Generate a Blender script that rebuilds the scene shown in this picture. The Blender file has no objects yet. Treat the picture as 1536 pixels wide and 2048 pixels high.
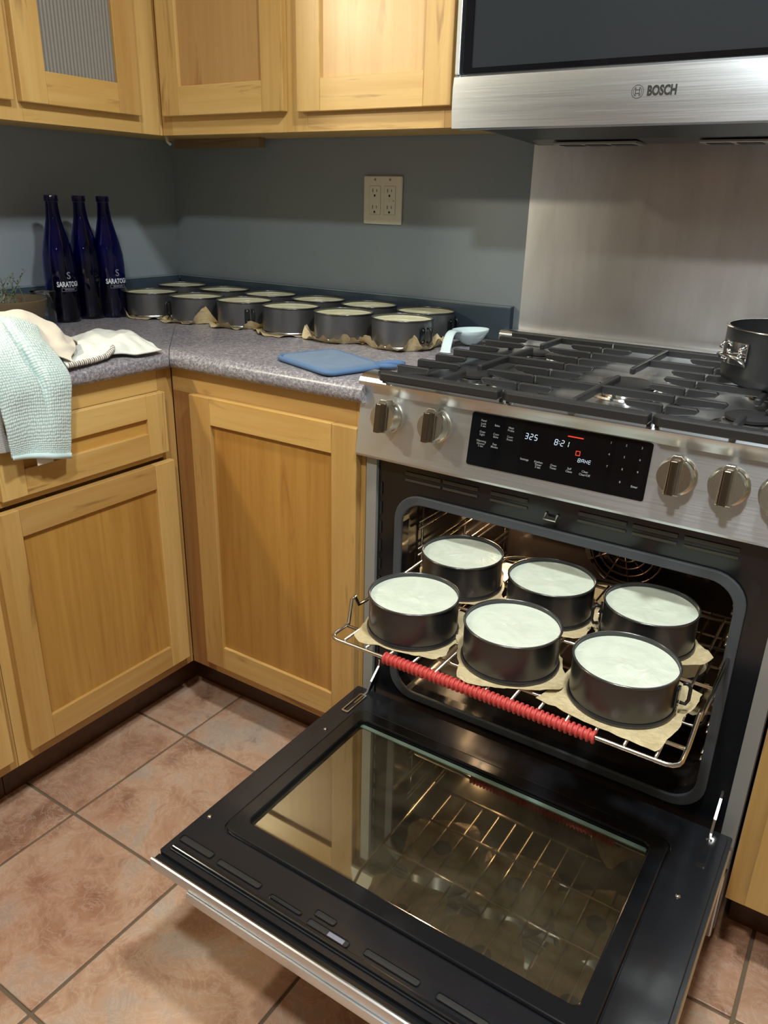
import bpy, math, random
from mathutils import Vector, Matrix, noise
from math import sin, cos, pi, radians

# ------------------------------------------------------------------ camera
scene = bpy.context.scene
cam_d = bpy.data.cameras.new('camera'); cam = bpy.data.objects.new('camera', cam_d)
scene.collection.objects.link(cam); scene.camera = cam
cam.location = (1.9330, -1.7885, 1.2267)
cam.rotation_mode = 'XYZ'
YAW, PITCH, ROLL = 0.5697, 1.1889, 0.0262
cam.matrix_world = Matrix.Translation(cam.location) @ Matrix.Rotation(YAW, 4, 'Z') @ Matrix.Rotation(PITCH, 4, 'X') @ Matrix.Rotation(ROLL, 4, 'Z')
cam_d.sensor_fit = 'VERTICAL'; cam_d.sensor_height = 24.0
cam_d.lens = 1554.83 / 2048 * 24.0
cam_d.clip_start = 0.02

# ------------------------------------------------------------------ world, lights, exposure
world = bpy.data.worlds.new('world'); scene.world = world; world.use_nodes = True
world.node_tree.nodes['Background'].inputs[0].default_value = (0.75, 0.8, 0.9, 1)
world.node_tree.nodes['Background'].inputs[1].default_value = 0.02
vs = scene.view_settings
vs.view_transform = 'Standard'; vs.look = 'None'; vs.gamma = 1.0; vs.use_curve_mapping = False
vs.exposure = 0.22

def point(name, loc, power, col, r):
    l = bpy.data.lights.new(name, 'POINT'); l.energy = power; l.color = col; l.shadow_soft_size = r
    o = bpy.data.objects.new(name, l); o.location = loc; scene.collection.objects.link(o); return o
def disk(name, loc, power, col, size):
    l = bpy.data.lights.new(name, 'AREA'); l.energy = power; l.color = col; l.shape = 'DISK'; l.size = size
    o = bpy.data.objects.new(name, l); o.location = loc; scene.collection.objects.link(o); return o
def area(name, loc, rot, power, col, sx, sy):
    l = bpy.data.lights.new(name, 'AREA'); l.energy = power; l.color = col; l.shape = 'RECTANGLE'; l.size = sx; l.size_y = sy
    o = bpy.data.objects.new(name, l); o.location = loc; o.rotation_euler = rot; scene.collection.objects.link(o); return o
disk('ceiling_lamp_light', (1.66, -1.87, 2.36), 22.5, (0.96, 1.0, 0.97), 0.16)
disk('range_ceiling_light', (1.85, -1.04, 2.38), 23, (0.95, 1.0, 0.98), 0.16)
point('sink_lamp_light', (0.10, -1.42, 1.84), 33, (1.0, 0.90, 0.68), 0.035)
disk('room_fill_light', (3.0, -3.0, 2.30), 3, (1.0, 0.93, 0.8), 0.2)  # unseen lamp, added only as weak fill
point('oven_lamp_light', (1.250, -0.17, 0.615), 6.5, (1.0, 0.66, 0.36), 0.014)

# ------------------------------------------------------------------ helpers
COL = scene.collection
ORG = {}
def link(o): COL.objects.link(o); return o
def thing(name, label, cat, loc=(0, 0, 0), group=None, rz=0):
    o = bpy.data.objects.new(name, None); link(o); o.location = loc; o.rotation_euler = (0, 0, rz)
    o.empty_display_size = 0.05
    o['label'] = label; o['category'] = cat
    if group: o['group'] = group
    ORG[o.name] = Vector((0, 0, 0)) if rz else Vector(loc)
    return o
def tag(o, label=None, cat=None, group=None, kind=None):
    if label: o['label'] = label
    if cat: o['category'] = cat
    if group: o['group'] = group
    if kind: o['kind'] = kind
    return o
def root_org(p):
    while p is not None:
        if p.name in ORG: return ORG[p.name]
        p = p.parent
    return Vector((0, 0, 0))
def mk(name, V, F, mat, parent=None, smooth=False, bevel=0, seg=2, loc=None, mats=None, fm=None, auto=None, solid=0):
    og = root_org(parent) if parent is not None else (Vector(loc) if loc is not None else Vector((0, 0, 0)))
    me = bpy.data.meshes.new(name)
    me.from_pydata([tuple(Vector(v) - og) for v in V], [], F); me.update()
    for m in (mats or [mat]): me.materials.append(m)
    if fm:
        for p, i in zip(me.polygons, fm): p.material_index = i
    if smooth:
        for p in me.polygons: p.use_smooth = True
        if auto:
            try: me.set_sharp_from_angle(angle=radians(auto))
            except Exception: pass
    o = bpy.data.objects.new(name, me); link(o)
    if parent is not None: o.parent = parent
    elif loc is not None: o.location = loc
    if solid:
        m = o.modifiers.new('s', 'SOLIDIFY'); m.thickness = solid; m.offset = 0
    if bevel:
        m = o.modifiers.new('b', 'BEVEL'); m.width = bevel; m.segments = seg; m.limit_method = 'ANGLE'; m.angle_limit = radians(40)
    return o
class MB:
    def __init__(s): s.V = []; s.F = []
    def add(s, V, F):
        n = len(s.V); s.V += [Vector(v) for v in V]; s.F += [tuple(i + n for i in f) for f in F]; return s
    def box(s, x0, x1, y0, y1, z0, z1):
        if x0 > x1: x0, x1 = x1, x0
        if y0 > y1: y0, y1 = y1, y0
        if z0 > z1: z0, z1 = z1, z0
        return s.add([(x0, y0, z0), (x1, y0, z0), (x1, y1, z0), (x0, y1, z0), (x0, y0, z1), (x1, y0, z1), (x1, y1, z1), (x0, y1, z1)],
                     [(3, 2, 1, 0), (4, 5, 6, 7), (0, 1, 5, 4), (1, 2, 6, 5), (2, 3, 7, 6), (3, 0, 4, 7)])
    def tube(s, P, r, n=8, closed=False, caps=True):
        P = [Vector(p) for p in P]; N = len(P); rings = []
        R = r if isinstance(r, (list, tuple)) else [r] * N
        up = None
        for i, p in enumerate(P):
            if closed: t = P[(i + 1) % N] - P[i - 1]
            else: t = P[min(i + 1, N - 1)] - P[max(i - 1, 0)]
            t.normalize()
            if up is None:
                up = Vector((0, 0, 1)) if abs(t.z) < .9 else Vector((1, 0, 0))
            a = (up - t * up.dot(t)).normalized(); up = a; b = t.cross(a)
            rings.append([p + (a * cos(2 * pi * k / n) + b * sin(2 * pi * k / n)) * R[i] for k in range(n)])
        V = [v for q in rings for v in q]; F = []
        for i in range(N if closed else N - 1):
            j = (i + 1) % N
            for k in range(n):
                l = (k + 1) % n; F.append((i * n + k, i * n + l, j * n + l, j * n + k))
        if caps and not closed:
            F.append(tuple(range(n))[::-1]); F.append(tuple((N - 1) * n + k for k in range(n)))
        return s.add(V, F)
    def lathe(s, prof, n=48, c=(0, 0, 0), closed=False, M=None):
        V = []; F = []; m = len(prof)
        for k in range(n):
            a = 2 * pi * k / n
            for r, z in prof:
                v = Vector((r * cos(a), r * sin(a), z))
                if M: v = M @ v
                V.append(v + Vector(c))
        for k in range(n):
            l = (k + 1) % n
            for i in range(m if closed else m - 1):
                j = (i + 1) % m
                F.append((k * m + i, l * m + i, l * m + j, k * m + j))
        return s.add(V, F)
    def prism(s, poly, d0, d1, f):          # poly in 2D, f(u,v,d) -> 3D
        n = len(poly); V = [f(u, v, d0) for u, v in poly] + [f(u, v, d1) for u, v in poly]
        return s.add(V, [tuple(range(n))[::-1], tuple(range(n, 2 * n))] + [(i, (i + 1) % n, (i + 1) % n + n, i + n) for i in range(n)])
    def ringprism(s, outer, inner, d0, d1, f):   # frame between two outlines with the same vertex count
        n = len(outer)
        V = [f(u, v, d0) for u, v in outer] + [f(u, v, d0) for u, v in inner] + [f(u, v, d1) for u, v in outer] + [f(u, v, d1) for u, v in inner]
        F = []
        for i in range(n):
            j = (i + 1) % n
            F += [(i, j, n + j, n + i), (2 * n + i, 3 * n + i, 3 * n + j, 2 * n + j), (i, 2 * n + i, 2 * n + j, j), (n + i, n + j, 3 * n + j, 3 * n + i)]
        return s.add(V, F)
    def o(s, name, mat, parent=None, **k): return mk(name, s.V, s.F, mat, parent, **k)
def rrect(x0, x1, z0, z1, r, n=6):
    P = []
    for cx, cz, a0 in ((x1 - r, z1 - r, 0), (x0 + r, z1 - r, 90), (x0 + r, z0 + r, 180), (x1 - r, z0 + r, 270)):
        for k in range(n + 1):
            a = radians(a0 + 90 * k / n); P.append((cx + r * cos(a), cz + r * sin(a)))
    return P
XZ = lambda u, v, d: (u, d, v)
XY = lambda u, v, d: (u, v, d)
YZ = lambda u, v, d: (d, u, v)
def text_polys(txt, size, bold=0.0, align='CENTER', extrude=0.0):
    c = bpy.data.curves.new('t', 'FONT'); c.body = txt; c.size = size; c.offset = bold; c.align_x = align; c.align_y = 'CENTER'; c.extrude = extrude; c.resolution_u = 3
    o = bpy.data.objects.new('t', c); link(o)
    dg = bpy.context.evaluated_depsgraph_get(); dg.update()
    me = bpy.data.meshes.new_from_object(o.evaluated_get(dg))
    V = [v.co.copy() for v in me.vertices]; F = [tuple(p.vertices) for p in me.polygons]
    bpy.data.objects.remove(o); bpy.data.meshes.remove(me); bpy.data.curves.remove(c)
    return V, F

# ------------------------------------------------------------------ materials
def lin(r, g, b):
    f = lambda c: (c / 255 / 12.92) if c / 255 <= .04045 else ((c / 255 + .055) / 1.055) ** 2.4
    return (f(r), f(g), f(b), 1)
class Mat:
    def __init__(s, name):
        s.m = bpy.data.materials.new(name); s.m.use_nodes = True; s.t = s.m.node_tree; s.p = s.t.nodes['Principled BSDF']
    def n(s, ty, **k):
        q = s.t.nodes.new(ty)
        for a, b in k.items():
            if a.startswith('i_'): q.inputs[a[2:].replace('_', ' ')].default_value = b
            elif a.startswith('n_'): q.inputs[int(a[2:])].default_value = b
            else: setattr(q, a, b)
        return q
    def l(s, a, b): s.t.links.new(a, b)
    def set(s, **k):
        for a, b in k.items(): s.p.inputs[a.replace('_', ' ')].default_value = b
        return s
    def ramp(s, fac, stops):
        r = s.n('ShaderNodeValToRGB'); e = r.color_ramp.elements
        while len(e) < len(stops): e.new(.5)
        for q, (p, c) in zip(e, stops): q.position = p; q.color = c
        s.l(fac, r.inputs[0]); return r.outputs[0]
    def coord(s, scale=(1, 1, 1), rnd=True, gen='Object'):
        tc = s.n('ShaderNodeTexCoord'); mp = s.n('ShaderNodeMapping'); mp.inputs['Scale'].default_value = scale
        if rnd:
            oi = s.n('ShaderNodeObjectInfo'); mul = s.n('ShaderNodeVectorMath', operation='MULTIPLY_ADD')
            cmb = s.n('ShaderNodeCombineXYZ')
            for i in range(3): s.l(oi.outputs['Random'], cmb.inputs[i])
            mul.inputs[1].default_value = (17.3, 9.1, 13.7)
            s.l(cmb.outputs[0], mul.inputs[0]); s.l(tc.outputs[gen], mul.inputs[2]); s.l(mul.outputs[0], mp.inputs[0])
        else: s.l(tc.outputs[gen], mp.inputs[0])
        return mp.outputs[0]
    def noise(s, vec, scale, detail=4, rough=.55, dist=0):
        q = s.n('ShaderNodeTexNoise'); q.inputs['Scale'].default_value = scale; q.inputs['Detail'].default_value = detail
        q.inputs['Roughness'].default_value = rough; q.inputs['Distortion'].default_value = dist
        s.l(vec, q.inputs['Vector']); return q.outputs['Fac']
    def mix(s, fac, a, b, mode='MIX'):
        q = s.n('ShaderNodeMix', data_type='RGBA', blend_type=mode)
        for v, i in ((fac, 0), (a, 6), (b, 7)):
            if hasattr(v, 'is_output') or isinstance(v, bpy.types.NodeSocket): s.l(v, q.inputs[i])
            else: q.inputs[i].default_value = v
        return q.outputs[2]
    def bump(s, h, dist, strength=1):
        b = s.n('ShaderNodeBump'); b.inputs['Distance'].default_value = dist; b.inputs['Strength'].default_value = strength
        s.l(h, b.inputs['Height']); s.l(b.outputs[0], s.p.inputs['Normal'])
    def color(s, c): s.l(c, s.p.inputs['Base Color'])
def plain(name, col, rough=.5, metal=0, spec=.5, **k):
    m = Mat(name); m.set(Base_Color=col, Roughness=rough, Metallic=metal); m.p.inputs['Specular IOR Level'].default_value = spec
    for a, b in k.items(): m.p.inputs[a.replace('_', ' ')].default_value = b
    return m.m
def wood(name, axis, base, dark, streak):
    m = Mat(name)
    sc = [46, 46, 46]; sc[axis] = 2.2
    v = m.coord(sc)
    g = m.noise(v, 1.0, 5, .6, .6)
    sc2 = [9, 9, 9]; sc2[axis] = .9
    v2 = m.coord(sc2); g2 = m.noise(v2, 1.0, 2, .5, 1.2)
    c1 = m.ramp(g, [(.3, dark), (.62, base)])
    c2 = m.ramp(g2, [(.3, dark), (.6, base)])
    c = m.mix(.45, c1, c2)
    sc3 = [30, 30, 30]; sc3[axis] = 3.2
    v3 = m.coord(sc3); g3 = m.noise(v3, 1.0, 3, .7, .8)
    mask = m.ramp(g3, [(.60, (0, 0, 0, 1)), (.74, (.7, .7, .7, 1))])
    c = m.mix(mask, c, streak)
    oi = m.n('ShaderNodeObjectInfo')
    tone = m.ramp(oi.outputs['Random'], [(0, (.70, .62, .55, 1)), (.35, (.90, .87, .82, 1)), (1, (1.0, 1.0, 1.0, 1))])
    c = m.mix(1.0, c, tone, 'MULTIPLY')
    m.color(c); m.set(Roughness=.42); m.p.inputs['Coat Weight'].default_value = .12; m.p.inputs['Coat Roughness'].default_value = .25
    m.bump(g, .0006, .35)
    return m.m
WB, WD, WS = lin(218, 182, 116), lin(198, 154, 84), lin(130, 84, 46)
W = [wood('wood_grain_x', 0, WB, WD, WS), wood('wood_grain_y', 1, WB, WD, WS), wood('wood_grain_z', 2, WB, WD, WS)]
WPB, WPD = lin(206, 160, 84), lin(176, 126, 58)
WP = wood('wood_panel_z', 2, WPB, WPD, lin(176, 120, 62)); WPY = wood('wood_panel_y', 1, WPB, WPD, lin(176, 120, 62)); WPX = WP
WPU = wood('wood_panel_upper', 2, lin(216, 178, 120), lin(204, 160, 100), lin(176, 124, 70))
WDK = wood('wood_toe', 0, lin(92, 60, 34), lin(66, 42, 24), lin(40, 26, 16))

def wall_mat():
    m = Mat('painted_wall'); v = m.coord((1, 1, 1), False); n = m.noise(v, 1.6, 3)
    m.color(m.ramp(n, [(.35, lin(136, 146, 154)), (.65, lin(142, 151, 157))])); m.set(Roughness=.55)
    b = m.noise(v, 260, 3); m.bump(b, .0006, .35); return m.m
M_wall = wall_mat()
M_splash = plain('slate_backsplash', lin(62, 76, 88), .35)
M_caulk = plain('caulk', lin(120, 136, 142), .5)
M_warmwall = plain('warm_wall', lin(150, 146, 138), .7)
M_ceil = plain('ceiling_white', lin(190, 190, 186), .8)
def laminate():
    m = Mat('speckled_laminate'); v = m.coord((1, 1, 1), False)
    n = m.noise(v, 170, 4, .7); n2 = m.noise(v, 520, 2, .6); n3 = m.noise(v, 28, 3, .6)
    c = m.ramp(n, [(.36, lin(78, 76, 81)), (.47, lin(126, 123, 128)), (.56, lin(164, 161, 165)), (.66, lin(200, 196, 200))])
    c2 = m.ramp(n2, [(.38, lin(80, 76, 84)), (.6, lin(178, 174, 180))])
    c = m.mix(.35, c, c2); c = m.mix(m.ramp(n3, [(.3, (0, 0, 0, 1)), (.75, (.35, .35, .35, 1))]), c, lin(118, 110, 122))
    m.color(c); m.set(Roughness=.3); return m.m
M_lam = laminate()
def tile():
    m = Mat('marbled_tile'); v = m.coord((1, 1, 1), True)
    n1 = m.noise(v, 6, 6, .62, .9); n2 = m.noise(v, 16, 8, .72, 1.6); n3 = m.noise(v, 3.2, 2, .5)
    c = m.ramp(n1, [(.30, lin(142, 108, 88)), (.42, lin(174, 138, 112)), (.53, lin(194, 162, 136)), (.64, lin(180, 166, 152))])
    vein = m.ramp(n2, [(.475, (0, 0, 0, 1)), (.5, (.55, .55, .55, 1)), (.525, (0, 0, 0, 1))])
    c = m.mix(vein, c, lin(208, 190, 172))
    dk = m.ramp(n2, [(.30, (.6, .6, .6, 1)), (.42, (0, 0, 0, 1))]); c = m.mix(dk, c, lin(138, 106, 96))
    tone = m.ramp(n3, [(.3, lin(236, 220, 214)), (.7, lin(255, 250, 246))]); c = m.mix(1, c, tone, 'MULTIPLY')
    m.color(c); m.set(Roughness=.42); m.bump(n2, .0012, .4); return m.m
M_tile = tile()
M_grout = plain('grout', lin(110, 94, 74), .9)
def steel(name, col=(.62, .62, .62, 1), rough=.28, axis=0, aniso=.75, tang='Z', rotn=0.25, bs=.25):
    m = Mat(name); sc = [700, 700, 700]; sc[axis] = 6
    v = m.coord(sc, False); n = m.noise(v, 1, 3, .6)
    m.set(Base_Color=col, Metallic=1.0)
    r = m.n('ShaderNodeMapRange'); r.inputs['To Min'].default_value = rough * .8; r.inputs['To Max'].default_value = rough * 1.25
    m.l(n, r.inputs[0]); m.l(r.outputs[0], m.p.inputs['Roughness'])
    m.p.inputs['Anisotropic'].default_value = aniso; m.p.inputs['Anisotropic Rotation'].default_value = rotn
    t = m.n('ShaderNodeTangent', direction_type='RADIAL', axis=tang); m.l(t.outputs[0], m.p.inputs['Tangent'])
    m.bump(n, .0002, bs); return m.m
M_steel = steel('brushed_steel', (.70, .73, .77, 1), .36, 0, .6)
def splash_steel():
    m = Mat('worn_steel_sheet'); v = m.coord((260, 260, 3), False); n = m.noise(v, 1, 3, .6)
    v2 = m.coord((7, 7, 1.2), False); s2 = m.noise(v2, 1.4, 4, .6, .6); v3 = m.coord((3, 3, 3), False); s3 = m.noise(v3, 1.5, 5, .6)
    c = m.ramp(s2, [(.3, (.68, .66, .64, 1)), (.7, (.88, .87, .86, 1))]); c = m.mix(m.ramp(s3, [(.4, (0, 0, 0, 1)), (.7, (.5, .5, .5, 1))]), c, (.62, .58, .54, 1))
    m.color(c); m.set(Metallic=1.0)
    r = m.n('ShaderNodeMapRange'); r.inputs['To Min'].default_value = .24; r.inputs['To Max'].default_value = .42
    m.l(s3, r.inputs[0]); m.l(r.outputs[0], m.p.inputs['Roughness'])
    m.p.inputs['Anisotropic'].default_value = .6; m.p.inputs['Anisotropic Rotation'].default_value = .25
    t = m.n('ShaderNodeTangent', direction_type='RADIAL', axis='Z'); m.l(t.outputs[0], m.p.inputs['Tangent'])
    m.bump(n, .0002, .15); return m.m
M_sheet = splash_steel()
M_steel_top = steel('cooktop_steel', (.78, .80, .82, 1), .32, 0, .3)
M_chrome = plain('chrome', (.75, .74, .72, 1), .12, 1)
M_rackm = plain('rack_wire', (.66, .62, .55, 1), .2, 1)
M_knob = steel('knob_steel', (.70, .67, .58, 1), .22, 2, .5)
M_knobrefl = plain('knob_ridge_reflection', (.20, .16, .12, 1), .3, 1)  # steel with the dark room's reflection put into its colour
M_black = plain('black_enamel', (.008, .009, .011, 1), .14)
def enamel():
    m = Mat('speckled_enamel'); v = m.coord((1, 1, 1), False)
    vo = m.n('ShaderNodeTexVoronoi'); vo.inputs['Scale'].default_value = 320; m.l(v, vo.inputs['Vector'])
    c = m.ramp(vo.outputs['Distance'], [(.0, (.10, .11, .13, 1)), (.09, (.012, .013, .016, 1))])
    m.color(c); m.set(Roughness=.16); n = m.noise(v, 30, 3); m.bump(n, .0008, .2); return m.m
M_enamel = enamel()
M_cavity = plain('cavity_enamel', (.016, .013, .012, 1), .18)
M_gasket = plain('gasket', (.055, .062, .072, 1), .6)
M_trim = plain('grey_trim', lin(150, 152, 150), .45, .3)
M_iron = plain('cast_iron', (.02, .02, .021, 1), .42)
M_blackplastic = plain('black_plastic', (.012, .012, .013, 1), .35)
M_glassblk = plain('black_glass', (.004, .004, .005, 1), .04)
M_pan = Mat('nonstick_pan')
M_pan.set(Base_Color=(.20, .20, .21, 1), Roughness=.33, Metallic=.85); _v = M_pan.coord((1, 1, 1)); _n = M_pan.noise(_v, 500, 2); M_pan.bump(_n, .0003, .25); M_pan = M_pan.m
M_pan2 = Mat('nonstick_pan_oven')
M_pan2.set(Base_Color=(.085, .085, .09, 1), Roughness=.3, Metallic=.85); _v = M_pan2.coord((1, 1, 1)); _n = M_pan2.noise(_v, 500, 2); M_pan2.bump(_n, .0003, .25); M_pan2 = M_pan2.m  # same finish as the worktop pans, their dimmer look here put into the colour
M_panrim = plain('pan_rim', (.11, .11, .115, 1), .22, .8)
M_base = plain('pan_base', (.42, .42, .42, 1), .25, 1)
def batter(name, c0, c1):
    m = Mat(name); v = m.coord((1, 1, 1)); n = m.noise(v, 20, 3, .5, 1.5)
    m.color(m.ramp(n, [(.35, c0), (.65, c1)])); m.set(Roughness=.16); m.p.inputs['Subsurface Weight'].default_value = .12
    m.p.inputs['Subsurface Radius'].default_value = (.006, .004, .002); m.p.inputs['Subsurface Scale'].default_value = .5
    v2 = m.coord((1, 1, 1)); w = m.noise(v2, 34, 2, .5, 2.5); m.bump(w, .0022, .35); return m.m
M_bat = batter('batter', lin(192, 199, 184), lin(201, 207, 193))
M_batc = batter('batter_counter', lin(244, 240, 198), lin(247, 244, 208))
def paper():
    m = Mat('parchment'); v = m.coord((1, 1, 1)); n = m.noise(v, 40, 4, .6, 1.0)
    m.color(m.ramp(n, [(.3, lin(200, 176, 130)), (.7, lin(218, 198, 156))])); m.set(Roughness=.5)
    v2 = m.coord((1, 1, 1)); f = m.noise(v2, 55, 5, .7, 2.0); m.bump(f, .004, .8)
    return m.m
M_paper = paper()
def paper2():
    m = Mat('parchment_oven'); v = m.coord((1, 1, 1)); n = m.noise(v, 40, 4, .6, 1.0)
    m.color(m.ramp(n, [(.3, lin(182, 162, 122)), (.7, lin(202, 186, 148))])); m.set(Roughness=.5)
    v2 = m.coord((1, 1, 1)); f = m.noise(v2, 55, 5, .7, 2.0); m.bump(f, .004, .8)
    return m.m
M_paper2 = paper2()
M_red = plain('red_silicone', lin(186, 66, 60), .5)
def bottle_glass():
    m = Mat('cobalt_glass'); m.set(Base_Color=(.05, .065, .42, 1), Roughness=.03, IOR=1.45); m.p.inputs['Transmission Weight'].default_value = 1.0; return m.m
M_blue = bottle_glass()
M_print = plain('white_print', lin(205, 210, 215), .5)
M_printg = plain('grey_print', lin(120, 120, 135), .5)
M_printdim = plain('dim_print', lin(60, 62, 100), .5)
M_plate = plain('ivory_plastic', lin(226, 222, 206), .3)
M_slot = plain('slot_black', (.01, .01, .01, 1), .6)
M_ceramic = plain('pale_ceramic', lin(206, 224, 228), .12)
def clearglass(name, col=(1, 1, 1, 1), r=.02):
    m = Mat(name); m.set(Base_Color=col, Roughness=r, IOR=1.45); m.p.inputs['Transmission Weight'].default_value = 1; return m.m
M_glass = clearglass('clear_glass', (.93, .97, .96, 1))
def thin_glass(name, tint, refl, gcol, rough=.015):
    m = Mat(name); tr = m.n('ShaderNodeBsdfTransparent'); tr.inputs[0].default_value = tint
    gl = m.n('ShaderNodeBsdfGlossy'); gl.inputs[0].default_value = gcol; gl.inputs[1].default_value = rough
    mx = m.n('ShaderNodeMixShader'); fr = m.n('ShaderNodeLayerWeight'); fr.inputs[0].default_value = refl
    m.l(fr.outputs['Fresnel'], mx.inputs[0]); m.l(tr.outputs[0], mx.inputs[1]); m.l(gl.outputs[0], mx.inputs[2])
    if rough > .02:
        v = m.coord((1, 1, 1), False); n = m.noise(v, 9, 5, .65, .8); f = m.ramp(n, [(.35, (.03, .03, .03, 1)), (.7, (.10, .10, .10, 1))])
        df = m.n('ShaderNodeBsdfDiffuse'); df.inputs[0].default_value = (.42, .36, .24, 1); m2 = m.n('ShaderNodeMixShader')
        m.l(f, m2.inputs[0]); m.l(mx.outputs[0], m2.inputs[1]); m.l(df.outputs[0], m2.inputs[2]); mx = m2
    m.l(mx.outputs[0], m.t.nodes['Material Output'].inputs[0]); return m.m
M_ovenglass = thin_glass('oven_door_glass', (.25, .24, .2, 1), .74, (.88, .82, .62, 1), .03)
M_mwglass = plain('microwave_glass', (.024, .027, .031, 1), .10)
def reeded():
    m = Mat('reeded_glass'); m.set(Base_Color=(.40, .38, .34, 1), Roughness=.25, IOR=1.45); m.p.inputs['Transmission Weight'].default_value = .35; return m.m
M_reed = reeded()
def cloth(name, c0, c1, sc, bump=.002, stripes=False):
    m = Mat(name); v = m.coord((1, 1, 1), False, 'UV')
    vo = m.n('ShaderNodeTexVoronoi'); vo.inputs['Scale'].default_value = sc; vo.inputs['Randomness'].default_value = .25; m.l(v, vo.inputs['Vector'])
    if stripes:
        wv = m.n('ShaderNodeTexWave', wave_type='BANDS', bands_direction='Y'); wv.inputs['Scale'].default_value = sc * .35; m.l(v, wv.inputs['Vector']); h = wv.outputs['Fac']
    else: h = vo.outputs['Distance']
    m.color(m.ramp(h, [(.1, c1), (.65, c0)])); m.set(Roughness=.9); m.p.inputs['Sheen Weight'].default_value = .2
    inv = m.n('ShaderNodeMath', operation='MULTIPLY'); inv.inputs[1].default_value = -1.0; m.l(h, inv.inputs[0]); m.bump(inv.outputs[0], bump, .7); return m.m
M_aqua = cloth('aqua_waffle', lin(172, 198, 196), lin(232, 243, 239), 34, .0035)
M_aquab = plain('aqua_hem', lin(206, 228, 228), .85)
M_white = cloth('white_cloth', lin(210, 214, 208), lin(236, 239, 233), 90, .0003)
M_cream = cloth('cream_cloth', lin(216, 206, 190), lin(228, 220, 205), 500, .0004)
M_ribbed = cloth('ribbed_cloth', lin(150, 146, 142), lin(226, 224, 220), 60, .002, True)
M_mitt = cloth('blue_terry', lin(82, 110, 142), lin(112, 138, 168), 420, .0012)
M_mitt2 = plain('blue_binding', lin(84, 114, 152), .85)
M_terra = plain('brown_bowl', lin(92, 78, 58), .4)
M_soil = plain('moss', lin(98, 84, 52), .95)
M_leaf = plain('dried_leaf', lin(96, 106, 86), .8)
M_stick = plain('cinnamon_bark', lin(140, 96, 58), .8)
def emit(name, col, s):
    m = Mat(name); e = m.n('ShaderNodeEmission'); e.inputs[0].default_value = col; e.inputs[1].default_value = s
    m.l(e.outputs[0], m.t.nodes['Material Output'].inputs[0]); return m.m
M_led = emit('display_digits', (.75, .88, 1, 1), .8); M_ledr = emit('display_red', (1, .08, .04, 1), .8); M_label = plain('panel_print', lin(150, 154, 160), .5)
M_bulb = emit('bulb_glow', (1, .75, .42, 1), 6)
M_pot = plain('anodised_pot', (.045, .047, .05, 1), .38, .6); M_potin = plain('pot_inside', (.16, .14, .12, 1), .4, .7)

# ------------------------------------------------------------------ the room
RX, RY, RZ = 3.6, -4.0, 2.45
X0, RW = 1.14, .757                      # range left edge, width
S = lambda o: tag(o, kind='structure')
fl = S(MB().box(-.1, RX, RY, .1, -.05, -.004).o('floor', M_grout))
ts, tx, ty = .3154, .6970, -.7340
tm = None; G = .0032
for i in range(-1, 9):
    for j in range(-9, 2):
        xa, xb = tx + i * ts + G, tx + (i + 1) * ts - G; ya, yb = ty + j * ts + G, ty + (j + 1) * ts - G
        if xa < .3 or ya < RY: continue
        random.seed(i * 31 + j)
        if tm is None:
            o = MB().box(-ts / 2 + G, ts / 2 - G, -ts / 2 + G, ts / 2 - G, -.008, 0).o('floor_tile', M_tile, bevel=.0016, seg=2)
            tm = o.data
        else:
            o = bpy.data.objects.new('floor_tile', tm); link(o); md = o.modifiers.new('b', 'BEVEL'); md.width = .0016; md.segments = 2
        o.parent = fl; o.location = ((xa + xb) / 2, (ya + yb) / 2, random.uniform(-.0006, .0004))
wb = S(MB().box(-.1, RX + .1, 0, .1, 0, RZ).o('wall_back', M_wall))
S(MB().box(-.1, 0, RY, 0, 0, RZ).o('wall_left', M_wall))
S(MB().box(RX, RX + .1, RY, 0, 0, RZ).o('wall_right', M_warmwall))
S(MB().box(-.1, RX + .1, RY - .1, RY, 0, RZ).o('wall_front', M_warmwall))
S(MB().box(-.1, RX + .1, RY - .1, .1, RZ, RZ + .1).o('ceiling', M_ceil))

# ------------------------------------------------------------------ cabinets
def shaker(parent, face, a0, a1, z0, z1, d, w=.058, th=.019, name='door', label=None, glass=False, prec=.008, pm=None):
    """frame-and-panel front; face 'x' = on a wall along x facing -y at y=d ; face 'y' = along y facing +x at x=d"""
    s = -1 if face == 'x' else 1
    def bx(u0, u1, v0, v1, e0, e1):
        m = MB()
        if face == 'x': m.box(u0, u1, d + s * e0, d + s * e1, v0, v1)
        else: m.box(d + s * e0, d + s * e1, u0, u1, v0, v1)
        return m
    ga = W[0] if face == 'x' else W[1]
    core = bx(a0 + w * .5, a1 - w * .5, z0 + w * .5, z1 - w * .5, .0035, th - prec).o(name, M_reed if glass else pm if pm else (WP if (z1 - z0) > (a1 - a0) * .7 else (WPX if face == 'x' else WPY)), parent)
    if label: core['label'] = label
    for u0, u1 in ((a0, a0 + w), (a1 - w, a1)):
        bx(u0, u1, z0, z1, .002, th).o('stile', W[2], core, bevel=.0016)
    for v0, v1 in ((z0, z0 + w), (z1 - w, z1)):
        bx(a0 + w + .0002, a1 - w - .0002, v0, v1, .002, th - .0004).o('rail', ga, core, bevel=.0012)
    return core
def shelfbox(parent, x0, x1, y0, y1, z0, z1, mat=None):
    return MB().box(x0, x1, y0, y1, z0, z1).o('carcass', mat or W[2], parent)
CT = .876
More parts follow.
